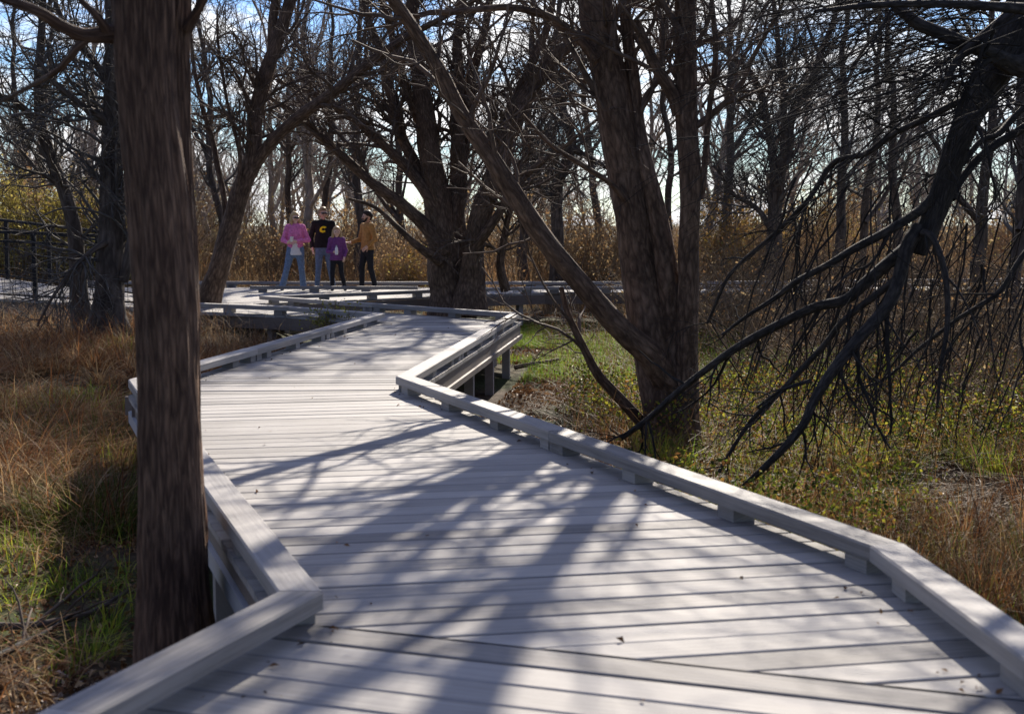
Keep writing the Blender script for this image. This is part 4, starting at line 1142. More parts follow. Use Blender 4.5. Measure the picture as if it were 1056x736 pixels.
tag(lc.build('fallen_leaves', M['litter']), 'brown fallen leaves littering the ground under the trees', 'leaf litter', kind='stuff')
# tangle of dead stalks on the forest floor (both sides, and behind)
dk = Cat()
x, y = scatter(16000, .5, 12, 9, 30, lambda x, y: (x < .42 * y + .5) & (fbm(x * .6, y * .6, 51) > .45))
h = rs.uniform(.2, .9, len(x)); dk.add(blades(x, y, h, h * rs.uniform(.2, 1.4, len(x)), rs.uniform(.004, .008, len(x)), [(.12, .07, .035), (.07, .042, .025), (.20, .125, .065)], seg=3))
x, y = scatter(9000, -11, -2.4, 19, 24.5, lambda x, y: x > -.42 * y - .5)
h = rs.uniform(.2, .8, len(x)); dk.add(blades(x, y, h, h * rs.uniform(.3, 1.5, len(x)), rs.uniform(.005, .01, len(x)), [(.20, .12, .06), (.10, .065, .04), (.30, .22, .13)], seg=3))
x, y = scatter(16000, -14, 16, 32, 40)
h = rs.uniform(.3, 1.0, len(x)); dk.add(blades(x, y, h, h * rs.uniform(.3, 1.2, len(x)), rs.uniform(.006, .014, len(x)), TAN, seg=3))
x, y = scatter(4200, .3, 9, 9, 22, lambda x, y: x < .42 * y + .5)
n_ = len(x); az = rs.uniform(0, 6.28, n_); Lt = rs.uniform(.1, .7, n_)
V_ = blades(x, y, np.full(n_, .05), Lt, rs.uniform(.005, .014, n_), [(.20, .13, .08), (.12, .085, .06), (.32, .24, .16)], z=gz(x, y) + rs.uniform(.01, .12, n_), seg=3, az=az)
dk.add(V_)
tag(dk.build('dead_stalks', M['leaf']), 'tangle of dead brown stalks over the woodland floor', 'dead stalks', kind='stuff')
# brush belt beyond the far boardwalk

# brush belt beyond the far boardwalk: one tangled mass
def bush_wood(q, h, nst):
    n = 7
    d = nrm(np.stack([q.normal(size=nst) * .45, q.normal(size=nst) * .45, np.ones(nst)], -1))
    P = np.empty((nst, n, 3)); P[:, 0] = np.stack([q.normal(size=nst) * .45, q.normal(size=nst) * .45, np.full(nst, -.05)], -1)
    L_ = q.uniform(.4, 1., nst) * h
    for i in range(1, n):
        P[:, i] = P[:, i - 1] + d * (L_ / (n - 1))[:, None]; d = nrm(d + q.normal(size=(nst, 3)) * .13)
    R = np.full(nst, .014)[:, None] * np.linspace(1, .4, n)
    C, CR = grow(P, R, nst * 6, 5, (.25 * h, .5 * h), (20, 65), .7, .03, .2, (.15, 1.), .006, rs_=q)
    D, DR = grow(C, CR, nst * 9, 4, (.1 * h, .25 * h), (20, 65), .7, .0, .2, (.15, 1.), .005, rs_=q)
    V1, q1 = tubes(P, R, 3); V2, q2 = tubes(C, CR, 3); V3, q3 = tubes(D, DR, 3)
    return np.vstack([V1, V2, V3]), np.vstack([q1, q2 + len(V1), q3 + len(V1) + len(V2)]), C
woods = [bush_wood(np.random.RandomState(300 + i), 2.3, 30) for i in range(4)]
WPAL = np.array([(.36, .275, .185), (.44, .335, .22), (.30, .235, .17), (.50, .39, .26), (.36, .245, .15), (.36, .31, .24)])
LPAL = [[(.48, .34, .17), (.38, .26, .12)], [(.55, .43, .24), (.45, .34, .18)], [(.40, .27, .14), (.33, .21, .10)], [(.46, .40, .13), (.36, .32, .10)]]
bV, bF, bC, n = [], [], [], 0
lvs = Cat()
for i in range(190):
    yy = 35.5 + 50 * rs.uniform() ** 1.5; xx = rs.uniform(-.40, .41) * yy
    j = rs.randint(4); an = rs.uniform(0, 6.28); sc = rs.uniform(.4, 1.1) * (1.5 if rs.uniform() < .15 else 1)
    z = float(gz(xx, yy)); c_, s_ = math.cos(an), math.sin(an)
    T = lambda w_: np.stack([(w_[..., 0] * c_ - w_[..., 1] * s_) * sc + xx, (w_[..., 0] * s_ + w_[..., 1] * c_) * sc + yy, w_[..., 2] * sc + z], -1)
    v, f, C = woods[j]
    bV.append(T(v)); bF.append(f + n); n += len(v); bC.append(np.tile(WPAL[rs.randint(len(WPAL))] * rs.uniform(.75, 1.2), (len(f), 1)))
    nl = rs.randint(60, 420)
    k = rs.randint(0, len(C), nl); m_ = rs.randint(1, 5, nl)
    lvs.add(leaves(T(C[k, m_]) + rs.normal(size=(nl, 3)) * .06, rs.uniform(.035, .08, nl), LPAL[3 if xx < -9 and rs.uniform() < .6 else rs.randint(4)], flat=.95))
n_ = 26000
yy = 35 + 40 * rs.uniform(0, 1, n_) ** 1.7; xx = rs.uniform(-.42, .42, n_) * yy
hh = rs.uniform(.5, 1.9, n_) * (.25 + 1.2 * fbm(xx * .35, yy * .35, 61))
V, q, c = blades(xx, yy, hh, hh * rs.uniform(.1, .9, n_), rs.uniform(.007, .015, n_), [(.24, .15, .075), (.30, .20, .10), (.15, .09, .05), (.28, .14, .06)], seg=4)
bV.append(V); bF.append(q + n); bC.append(c)
M['brush'] = leaf_mat('brush', .5, .8)
bo = npmesh('brush', np.concatenate(bV), np.concatenate(bF), M['brush'], col=np.concatenate(bC))
tag(bo, 'tan and rust brown brush filling the woodland beyond the far boardwalk', 'brush', kind='stuff')
bl = npmesh('brush_leaves', np.concatenate(lvs.V), np.concatenate(lvs.F), M['leaf'], bo, col=np.concatenate(lvs.C)); bl['kind'] = 'stuff'

# --- single bushes
def bush(name, label, x, y, h, r, nst, nlf, lpal, group=None, lsize=(.05, .10), twig='twig_tan', seed=1, spread=.32, wig=.09):
    q = np.random.RandomState(seed)
    z = float(gz(x, y)); root = empty(name, (x, y, z)); tag(root, label, 'bush', group)
    n = 8
    d = nrm(np.stack([q.normal(size=nst) * spread, q.normal(size=nst) * spread, np.ones(nst)], -1))
    P = np.empty((nst, n, 3)); P[:, 0] = np.stack([q.normal(size=nst) * r * .25, q.normal(size=nst) * r * .25, np.full(nst, -.05)], -1)
    L_ = q.uniform(.55, 1., nst) * h
    for i in range(1, n):
        P[:, i] = P[:, i - 1] + d * (L_ / (n - 1))[:, None]; d = nrm(d + q.normal(size=(nst, 3)) * wig)
    R = np.full(nst, .012)[:, None] * np.linspace(1, .4, n)
    V1, q1 = tubes(P, R, 4)
    C, CR = grow(P, R, nst * 7, 6, (.25 * h, .45 * h), (20, 60), .7, .05, .15, (.2, 1.), .005, rs_=q)
    V2, q2 = tubes(C, CR, 3)
    npmesh('stems', np.vstack([V1, V2]), np.vstack([q1, q2 + len(V1)]), M[twig], root, True)
    if nlf:
        i = q.randint(0, len(C), nlf); j = q.randint(1, 6, nlf)
        pos = C[i, j] + q.normal(size=(nlf, 3)) * .05
        V, f, c = leaves(pos, q.uniform(lsize[0], lsize[1], nlf), lpal, flat=.95)
        npmesh('foliage', V, f, M['leaf'], root, col=c)
    return root
YEL = [(.44, .36, .08), (.34, .28, .07), (.46, .37, .10), (.27, .22, .06)]
GOLD = [(.36, .22, .06), (.30, .22, .05), (.26, .15, .05)]
b1 = bush('yellow_bush', 'yellow leaved bush beyond the ramp at the left edge', -12.4, 35.2, 3.1, 1.5, 60, 7000, YEL, seed=1)
b2 = bush('yellow_bush', 'yellow bush beyond the ramp behind the leaning tree', -10.7, 34.6, 2.9, 1.3, 55, 6400, YEL, seed=2)
b3 = bush('yellow_bush', 'yellow bush showing between the upright dark trunk and the thick near trunk', -9.5, 34, 2.7, 1.1, 45, 4800, YEL, seed=3)
b4 = bush('golden_bush', 'olive gold bush behind the far boardwalk right of the bearded man', -2.6, 36, 1.5, .9, 40, 1700, GOLD, seed=4)
b5 = bush('golden_bush', 'olive gold bush between the forked tree and the fan tree', 5.6, 37, 2.8, 1.6, 60, 3600, GOLD, seed=5)
b6 = bush('golden_bush', 'olive gold bush right of the fan tree', 9.2, 41, 2.6, 1.4, 50, 2600, GOLD, seed=6)
gp = G(342, 352, -.45)
bush('young_bush', 'small yellow green bush beside the left kerb before the far boardwalk', float(at(343, 340, 20.9)[0]), 20.9, 1.0, .3, 22, 1100, [(.26, .25, .05), (.34, .30, .07), (.18, .19, .04)], lsize=(.03, .06), seed=7)
tb = bush('bare_bush', 'bare tan bush in the brush beyond the far boardwalk', -6.0, 37, 2.2, 1.1, 44, 700, TAN, 'bare tan bushes beyond the far boardwalk', seed=8)
tb2 = bush('bare_bush', 'bare tan bush in the brush beyond the far boardwalk', 2.0, 38, 2.4, 1.2, 50, 500, TAN, 'bare tan bushes beyond the far boardwalk', seed=9)
for i in range(44):
    yy = rs.uniform(34, 58); xx = rs.uniform(-.38, .40) * yy
    copy_tree((tb, tb2)[i % 2], (xx, yy, float(gz(xx, yy))), rs.uniform(0, 6.28), rs.uniform(.7, 1.7))
TG, TL = 'dark twiggy thickets under the drooping tree', 'dark leafless thicket in the shade right of the forked tree'
th = bush('thicket', TL, 5.2, 18.5, 2.1, 1.4, 34, 240, TAN, TG, twig='twig_tan', lsize=(.03, .06), seed=21, spread=.7, wig=.24)
for (xx, yy) in ((6.8, 20.5), (4.0, 22.5), (7.9, 23), (5.6, 25.5), (8.8, 26.5), (3.2, 26.8), (6.9, 17), (4.9, 15.4), (6.2, 28), (3.6, 19.5), (5.9, 14.2), (7.4, 18.6), (8.3, 21.2), (6.4, 22.9), (2.9, 24.2), (9.8, 27.5), (4.4, 13.2), (3.4, 16.4), (3.6, 25.6), (4.7, 26.6), (5.6, 24.2), (6.8, 27.0), (7.9, 25.2), (8.7, 27.8), (4.2, 24.3), (7.3, 21.9), (3.0, 27.3)):
    copy_tree(th, (xx, yy, float(gz(xx, yy))), rs.uniform(0, 6.28), rs.uniform(.65, 1.1))

# --- fallen branches
def fallen(label, pts, w_, mat, lv=(8, 18)):
    P = np.array([[*(G(a_, b_, -.62)), 0] for a_, b_ in pts]); P[:, 2] = gz(P[:, 0], P[:, 1]) + .04 + np.linspace(0, .06, len(P))
    R = np.linspace(w_, w_ * .45, len(P)) / 2
    V, q, uv, PP, RR = trunk_tube(P, R, 9, .05, .1, .02, seed=len(label))
    root = empty('fallen_branch', tuple(P[0])); tag(root, label, 'branch')
    npmesh('stem', V - P[0], q, mat, root, True, uv=uv)
    a_, b_ = fit(PP, RR)
    V2, q2 = twigset((a_[None], b_[None]), [dict(count=lv[0], n=6, Lr=(.2, .6), ang=(20, 60), ratio=.6, up=-.02, wig=.2, tr=(.2, .9), rmin=.005, k=5), dict(count=lv[1], n=5, Lr=(.1, .3), ang=(20, 60), ratio=.6, up=0, wig=.2, tr=(.2, 1.), rmin=.003, k=4)])
    npmesh('twigs', V2 - P[0], q2, M['twig_brown'], root, True)
fallen('dark fallen branch lying across the leaf litter at the lower left edge', [(-20, 632), (20, 634), (60, 631), (95, 628), (130, 612)], .05, M['bark_grey'])
fallen('thinner fallen branch slanting below the other one at the lower left edge', [(-15, 672), (20, 655), (50, 643), (75, 632)], .045, M['bark_dark'])
fallen('pale fallen log on the ground right of the boardwalk bend', [(530, 378), (552, 377), (575, 374)], .07, M['bark_brown'], (9, 14))
fallen('fallen branch resting in the brush in front of the far boardwalk', [(560, 348), (600, 342), (650, 340), (690, 334)], .06, M['bark_grey'])
fallen('thin bare branch curving over the grass just beyond the boardwalk bend', [(545, 346), (575, 342), (610, 338), (650, 336)], .03, M['bark_grey'])

# a few leaves and twigs lie on the boards
n = 900
px_ = rs.uniform(-3, 2, n); py_ = rs.uniform(2.5, 24, n)
inn = in_poly(px_, py_, [tuple(p) for p in offset_poly(Lk, -.02)[:5]] + [tuple(p) for p in offset_poly(Rk, .02)[:5][::-1]])
px_, py_ = px_[inn], py_[inn]
# most have blown against the kerbs
keep = rs.uniform(size=len(px_)) < .10
px_, py_ = px_[keep], py_[keep]
for pts, sgn in ((Rk, 1), (Lk, -1)):
    for i in range(1, 4):
        m_ = 15
        t = rs.uniform(0, 1, m_)[:, None]; a_, b_ = pts[i], pts[i + 1]
        d = (b_ - a_) / np.linalg.norm(b_ - a_); nn_ = np.array([-d[1], d[0]]) * sgn
        p = a_ + (b_ - a_) * t + nn_ * np.abs(rs.normal(size=(m_, 1)) * .10 + .02)
        px_ = np.concatenate([px_, p[:, 0]]); py_ = np.concatenate([py_, p[:, 1]])
V, T, c = leaves(np.stack([px_, py_, np.full(len(px_), .006)], -1), rs.uniform(.012, .04, len(px_)), [(.20, .10, .04), (.28, .16, .07), (.10, .05, .025), (.07, .04, .02)], flat=.25)
tag(npmesh('deck_leaves', V, T, M['litter'], col=c), 'dead leaves scattered over the boards and against the kerbs', 'dead leaves', kind='stuff')
# ------------------------------------------------------------------ people (implicit surfaces, meshed with surface nets)
class SDF:
    def __init__(s, lo, hi, h):
        s.h = h; s.lo = np.array(lo, float)
        s.n = np.ceil((np.array(hi) - s.lo) / h).astype(int) + 1
        s.f = np.full(s.n, 1.0, np.float32)
    def _blk(s, lo, hi, pad):
        i0 = np.maximum(np.floor((lo - pad - s.lo) / s.h).astype(int), 0)
        i1 = np.minimum(np.ceil((hi + pad - s.lo) / s.h).astype(int) + 1, s.n)
        if np.any(i1 <= i0): return None, None
        sl_ = tuple(slice(a_, b_) for a_, b_ in zip(i0, i1))
        g = np.stack(np.meshgrid(*[s.lo[k] + s.h * np.arange(i0[k], i1[k]) for k in range(3)], indexing='ij'), -1)
        return sl_, g
    def cap(s, a_, b_, ra, rb, k=.02, sq=None, sub=False):
        """tapered capsule; sq squashes it along world y"""
        a_, b_ = np.array(a_, float), np.array(b_, float)
        m_ = max(ra, rb)
        sl_, g = s._blk(np.minimum(a_, b_) - m_, np.maximum(a_, b_) + m_, k + 2.5 * s.h)
        if sl_ is None: return s
        sc = np.array([1, 1 / sq, 1]) if sq else np.ones(3)
        p, A_, B_ = g * sc, a_ * sc, b_ * sc
        d = B_ - A_; L2 = max(d @ d, 1e-9)
        t = np.clip(((p - A_) @ d) / L2, 0, 1)
        dist = np.linalg.norm(p - A_ - t[..., None] * d, axis=-1) - (ra + (rb - ra) * t)
        if sq: dist = dist * (sq + .25 * (1 - sq))
        cur = s.f[sl_]
        if sub:
            s.f[sl_] = np.maximum(cur, -dist)
        else:
            h_ = np.clip(.5 + .5 * (cur - dist) / k, 0, 1)
            s.f[sl_] = cur * (1 - h_) + dist * h_ - k * h_ * (1 - h_)
        return s
    def cut(s, z, above=True):
        zz = s.lo[2] + s.h * np.arange(s.n[2])
        pl = (zz - z) if above else (z - zz)
        s.f = np.maximum(s.f, pl[None, None, :].astype(np.float32))
        return s
    def mesh(s):
        f = s.f; ins = f < 0
        n = s.n
        c = np.zeros(n - 1, int)
        acc = np.zeros(tuple(n - 1) + (3,)); cnt = np.zeros(n - 1)
        corners = [(i, j, k) for i in (0, 1) for j in (0, 1) for k in (0, 1)]
        S = lambda o: tuple(slice(o[d], o[d] + n[d] - 1) for d in range(3))
        for a_ in corners:
            for ax in range(3):
                if a_[ax]: continue
                b_ = tuple(a_[d] + (d == ax) for d in range(3))
                fa, fb = f[S(a_)], f[S(b_)]
                x = (fa < 0) != (fb < 0)
                t = np.where(x, fa / np.where(x, fa - fb, 1), 0)
                p = np.zeros(tuple(n - 1) + (3,)); p[...] = a_; p[..., ax] += t
                acc += p * x[..., None]; cnt += x
        m_ = cnt > 0
        idx = -np.ones(n - 1, int); idx[m_] = np.arange(m_.sum())
        loc = np.argwhere(m_) + acc[m_] / cnt[m_][:, None]
        V = s.lo + loc * s.h
        quads = []
        for ax in range(3):
            u, v = (ax + 1) % 3, (ax + 2) % 3
            fa = f[tuple(slice(0, n[d] - 1) if d == ax else slice(1, n[d] - 1) for d in range(3))]
            fb = f[tuple(slice(1, n[d]) if d == ax else slice(1, n[d] - 1) for d in range(3))]
            x = np.argwhere((fa < 0) != (fb < 0))
            if not len(x): continue
            base = x.copy(); base[:, u] += 1; base[:, v] += 1
            pos = fa[tuple(x.T)] < 0
            def at_(du, dv):
                q = base.copy(); q[:, u] -= du; q[:, v] -= dv
                return idx[tuple(q.T)]
            Q = np.stack([at_(1, 1), at_(0, 1), at_(0, 0), at_(1, 0)], -1)
            Q[~pos] = Q[~pos][:, ::-1]
            quads.append(Q)
        Q = np.concatenate(quads)
        Q = Q[(Q >= 0).all(1)]
        return V, Q

SKIN = None
def skin_mat(name, c):
    m, nt, b = new_mat(name)
    tcn = N(nt, 'ShaderNodeTexCoord'); nn = N(nt, 'ShaderNodeTexNoise', Scale=30.0); nt.links.new(tcn.outputs['Object'], nn.inputs['Vector'])
    nt.links.new(ramp(nt, nn.outputs['Fac'], [(.3, tuple(x * .88 for x in c)), (.7, tuple(min(1, x * 1.08) for x in c))]), b.inputs['Base Color'])
    b.inputs['Roughness'].default_value = .5
    b.inputs['Subsurface Weight'].default_value = .1; b.inputs['Subsurface Radius'].default_value = (.02, .008, .004)
    return m
M['skin'] = skin_mat('skin', (.68, .44, .34)); M['skin2'] = skin_mat('skin_tanned', (.52, .32, .24))
def plain(name, c, rough=.5):
    m, nt, b = new_mat(name)
    tcn = N(nt, 'ShaderNodeTexCoord'); nn = N(nt, 'ShaderNodeTexNoise', Scale=60.0); nt.links.new(tcn.outputs['Object'], nn.inputs['Vector'])
    nt.links.new(ramp(nt, nn.outputs['Fac'], [(.3, tuple(x * .9 for x in c)), (.7, tuple(min(1, x * 1.1) for x in c))]), b.inputs['Base Color'])
    b.inputs['Roughness'].default_value = rough
    return m
M['glass_dark'] = plain('dark_lens', (.012, .012, .014), .15)
M['eye'] = plain('eye', (.03, .022, .018), .2)

def hand(sd, wr, dirv, palm_n, side, S, curl=.5):
    """palm, four unequal bent fingers and a thumb, merged into the body field"""
    w_ = np.array(wr); d = nrm(np.array(dirv, float)); pn = np.array(palm_n, float); pn = nrm(pn - d * (pn @ d)); x = np.cross(d, pn) * side
    sd.cap(w_, w_ + d * .035 * S, .026 * S, .030 * S, .012)
    for off in (-.024, -.008, .008, .024):
        sd.cap(w_ + d * .02 * S + x * off * .7 * S, w_ + d * .085 * S + x * off * S, .017 * S, .014 * S, .010)
    for off, l in ((-.030, .060), (-.010, .075), (.010, .080), (.030, .070)):
        p = w_ + d * .088 * S + x * off * S; q = d.copy()
        for j, f_ in enumerate((.45, .32, .23)):
            q = nrm(q + pn * curl * (.55 if j else .35)); p2_ = p + q * l * f_ * S
            sd.cap(p, p2_, (.0095 - .001 * j) * S, (.0088 - .001 * j) * S, .003); p = p2_
    p = w_ + d * .03 * S + x * .026 * S; q = nrm(d * .7 + x * .8 + pn * .3)
    for j, l in enumerate((.035, .03, .024)):
        p2_ = p + q * l * S; sd.cap(p, p2_, (.0125 - .001 * j) * S, (.0115 - .001 * j) * S, .005); p = p2_; q = nrm(q + d * .25 + pn * .25)

def person(label, loc, rz, H, J, mats, female=False, hair=None, beard=False, glasses=False, head_yaw=0., extra=None, shirt=None, child=False, hair_len='short', jacket_hem=.86, stocky=1.0, emblem=False, lean=0.):
    S = H / 1.75
    root = empty('person', loc, rz); tag(root, label, 'person')
    A_ = lambda *p: np.array(p, float) * S
    hipz = .93
    hip = {s: A_(s * .09, 0, hipz) for s in (-1, 1)}
    sh = {s: A_(s * (.165 if female or child else .185), .0 + lean, 1.43) for s in (-1, 1)}
    kn = {s: A_(*J['knee'][s]) for s in (-1, 1)}; an = {s: A_(*J['ankle'][s]) for s in (-1, 1)}
    el = {s: A_(*J['elbow'][s]) for s in (-1, 1)}; wr = {s: A_(*J['wrist'][s]) for s in (-1, 1)}
    toe = {s: nrm(np.array(J.get('toe', {}).get(s, (0, -1, 0)), float)) for s in (-1, 1)}
    w_ = stocky
    hs_ = 1.12 if child else 1.0
    hc = A_(0, -.01 + lean, 1.635); hr = .098 * S * hs_
    cy_, sy_ = math.cos(head_yaw), math.sin(head_yaw)
    def HD(x, y, z):                           # head-local to person-local
        x, y, z = x * S * hs_, y * S * hs_, z * S * hs_
        return hc + np.array([x * cy_ - y * sy_, x * sy_ + y * cy_, z])
    lo, hi = A_(-.60, -.50, -.03), A_(.60, .50, 1.83)
    b = SDF(lo, hi, .0075)
    # torso and limbs of the body
    b.cap(A_(0, 0, .95), A_(0, lean * .7, 1.18), .125 * S * w_, .11 * S * w_, .05, .72)
    b.cap(A_(0, lean * .7, 1.18), A_(0, lean, 1.37), .115 * S * w_, .13 * S * w_, .05, .70)
    for s in (-1, 1):
        b.cap(A_(s * .05, lean, 1.40), sh[s], .065 * S, .052 * S, .04)
        b.cap(sh[s], el[s], .047 * S, .038 * S, .02); b.cap(el[s], wr[s], .038 * S, .025 * S, .015)
        b.cap(hip[s], kn[s], .078 * S * w_, .053 * S, .03); b.cap(kn[s], an[s], .053 * S, .036 * S, .02)
        b.cap(an[s] + A_(0, 0, -.03), an[s] + A_(0, 0, -.045) + toe[s] * .14 * S, .035 * S, .026 * S, .02)
        hd = J.get('hand', {}).get(s)
        dv = nrm(wr[s] - el[s]) if hd is None else np.array(hd[0], float)
        pnv = np.array((-s * .8, .2, -.3)) if hd is None else np.array(hd[1], float)
        hand(b, wr[s], dv, pnv, s, S, J.get('curl', {}).get(s, .5))
    # neck and head with a face
    b.cap(A_(0, .012 + lean, 1.42), HD(0, .02, -.07), .055 * S, .048 * S, .02)
    b.cap(HD(0, .012, .018), HD(0, .0, .03), hr * .92, hr * .92, .02)
    b.cap(HD(0, .03, .02), HD(0, .035, .025), hr * .88, hr * .88, .02)
    b.cap(HD(0, -.025, -.045), HD(0, -.04, -.085), .062 * S * hs_, .036 * S * hs_, .03)          # jaw, chin
    b.cap(HD(0, -.088, .015), HD(0, -.112, -.022), .008 * S * hs_, .014 * S * hs_, .012)          # nose
    b.cap(HD(-.035, -.078, .03), HD(.035, -.078, .03), .014 * S, .014 * S, .012)                   # brow
    for s in (-1, 1):
        b.cap(HD(s * .032, -.102, .008), HD(s * .034, -.10, .008), .014 * S, .014 * S, sub=True)
        b.cap(HD(s * .086, .012, .012), HD(s * .090, .018, -.022), .013 * S, .010 * S, .006)       # ears
        b.cap(HD(s * .042, -.062, -.02), HD(s * .045, -.06, -.022), .026 * S, .026 * S, .02)       # cheeks
    b.cap(HD(-.018, -.094, -.052), HD(.018, -.094, -.052), .0075 * S, .0075 * S, .006)             # lips
    V, Q = b.mesh()
    body = npmesh('body', V, Q, mats['skin'], root, True)
    # trousers
    t = SDF(lo, A_(.60, .5, 1.2), .009)
    fl = J.get('flare', 0)
    t.cap(A_(0, 0, .90), A_(0, 0, 1.0), .148 * S * w_, .140 * S * w_, .04, .78)
    for s in (-1, 1):
        t.cap(hip[s], kn[s], .098 * S * w_, .066 * S, .03)
        t.cap(kn[s], an[s] + A_(0, 0, -.015), .066 * S, (.055 + fl) * S, .02)
    t.cut(.045 * S, above=False)
    V, Q = t.mesh(); npmesh('trousers', V, Q, mats['trousers'], root, True)
    # shoes
    for s in (-1, 1):
        h_ = SDF(an[s] - A_(.2, .2, .12), an[s] + A_(.2, .2, .06), .006)
        a0 = an[s] + A_(0, 0, -.05)
        h_.cap(a0 - toe[s] * .035 * S, a0 + toe[s] * .10 * S, .043 * S, .040 * S, .02)
        h_.cap(a0 + toe[s] * .08 * S, a0 + toe[s] * .155 * S + A_(0, 0, -.008), .041 * S, .033 * S, .02)
        h_.cap(a0, an[s] + A_(0, 0, .02), .043 * S, .043 * S, .02)
        h_.cut(an[s][2] - .085 * S, above=False)
        V, Q = h_.mesh(); npmesh('shoe', V, Q, mats['shoes'], root, True)
    if shirt:
        t = SDF(lo, hi, .009)
        t.cap(A_(0, 0, .84), A_(0, 0, 1.1), .160 * S * w_, .138 * S * w_, .04, .82)
        t.cap(A_(0, 0, 1.1), A_(0, lean, 1.36), .135 * S * w_, .125 * S * w_, .05, .74)
        t.cut(.80 * S, above=False)
        V, Q = t.mesh(); npmesh('shirt', V, Q, mats['shirt'], root, True)
    # jacket or sweatshirt
    t = SDF(lo, hi, .009)
    jw = .022 * S
    t.cap(A_(0, 0, jacket_hem + .05), A_(0, lean * .7, 1.16), .140 * S * w_ + jw, .128 * S * w_ + jw, .05, .76)
    t.cap(A_(0, lean * .7, 1.16), A_(0, lean, 1.36), .128 * S * w_ + jw, .138 * S * w_ + jw * .7, .05, .74)
    if female and not child:
        for s in (-1, 1): t.cap(A_(s * .065, -.075 + lean, 1.27), A_(s * .06, -.07 + lean, 1.29), .07 * S, .07 * S, .04)
    if not shirt:
        for s in (-1, 1): t.cap(A_(s * .07, 0, jacket_hem), A_(s * .045, 0, 1.06), .136 * S * w_, .118 * S * w_, .05, .86)
    for s in (-1, 1):
        t.cap(A_(s * .05, lean, 1.42), sh[s], .075 * S, .068 * S, .04)
        t.cap(sh[s], el[s], .066 * S, .056 * S, .025); t.cap(el[s], wr[s] - nrm(wr[s] - el[s]) * .03 * S, .056 * S, .042 * S, .02)
    t.cap(A_(0, .03 + lean, 1.44), A_(0, .035 + lean, 1.49), .075 * S, .068 * S, .02)               # collar or hood
    if mats.get('hood'): t.cap(A_(-.07, .075 + lean, 1.43), A_(.07, .075 + lean, 1.43), .055 * S, .055 * S, .03)
    if female and not child:                                                                        # open front
        t.cap(A_(-.015, -.16, .84), A_(-.005, -.17, 1.16), .10 * S, .022 * S, sub=True)
    t.cut(jacket_hem * S, above=False)
    Vj, Qj = t.mesh(); npmesh(mats.get('top_name', 'jacket'), Vj, Qj, mats['top'], root, True)
    # hair
    if hair:
        h_ = SDF(hc - .32 * S, hc + .22 * S, .006)
        h_.cap(HD(0, .025, .045), HD(0, .02, .05), hr * 1.02, hr * 1.02, .02)
        h_.cap(HD(0, -.045, .095), HD(0, .03, .105), .045 * S * hs_, .05 * S * hs_, .03)
        if hair_len == 'short':
            h_.cap(HD(0, .055, -.01), HD(0, .06, .02), .07 * S * hs_, .08 * S * hs_, .02)
            for q in range(14): 
                u = rs.uniform(-.06, .06); h_.cap(HD(u, rs.uniform(-.06, .05), .10), HD(u * 1.25, rs.uniform(-.07, .06), .135), .014 * S, .006 * S, .01)
        else:
            Lh = -.14 if hair_len == 'mid' else -.20
            for s in (-1, 1):
                h_.cap(HD(s * .075, .015, .03), HD(s * .098, .0, Lh * .55), .040 * S * hs_, .036 * S * hs_, .02)
                h_.cap(HD(s * .098, .0, Lh * .55), HD(s * .088, -.012, Lh), .036 * S * hs_, .022 * S * hs_, .02)
            h_.cap(HD(0, .065, .0), HD(0, .075, Lh), .085 * S * hs_, .06 * S * hs_, .03)
            for q in range(16):
                u = rs.uniform(-1.6, 1.6) ; 
                h_.cap(HD(.09 * math.sin(u), .06 * math.cos(u) + .02, .03), HD(.115 * math.sin(u), .08 * math.cos(u) + .02, Lh * rs.uniform(.7, 1.15)), .02 * S, .009 * S, .012)
        # keep the face free
        h_.cap(HD(0, -.125, -.02), HD(0, -.10, .015), .066 * S * hs_, .066 * S * hs_, sub=True)
        V, Q = h_.mesh(); npmesh('hair', V, Q, hair, root, True)
    if beard:
        h_ = SDF(hc - .2 * S, hc + .2 * S, .006)
        for s in (-1, 1):
            h_.cap(HD(s * .072, -.01, -.02), HD(s * .055, -.045, -.075), .018 * S, .024 * S, .015)
            h_.cap(HD(s * .055, -.045, -.075), HD(0, -.07, -.10), .024 * S, .028 * S, .015)
        h_.cap(HD(-.03, -.098, -.036), HD(.03, -.098, -.036), .009 * S, .009 * S, .006)
        V, Q = h_.mesh(); npmesh('beard', V, Q, hair, root, True)
    if glasses:
        h_ = SDF(hc - .16 * S, hc + .16 * S, .004)
        for s in (-1, 1):
            h_.cap(HD(s * .022, -.108, .012), HD(s * .050, -.098, .012), .019 * S, .018 * S, .004)
            h_.cap(HD(s * .066, -.088, .018), HD(s * .094, .01, .016), .006 * S, .005 * S, .004)
        h_.cap(HD(-.02, -.112, .018), HD(.02, -.112, .018), .005 * S, .005 * S, .003)
        V, Q = h_.mesh(); npmesh('sunglasses', V, Q, M['glass_dark'], root, True)
    else:
        for s in (-1, 1):
            h_ = SDF(HD(s * .033, -.09, .008) - .03, HD(s * .033, -.09, .008) + .03, .003)
            h_.cap(HD(s * .033, -.086, .008), HD(s * .033, -.0861, .008), .011 * S, .011 * S)
            V, Q = h_.mesh(); npmesh('eye', V, Q, M['eye'], root, True)
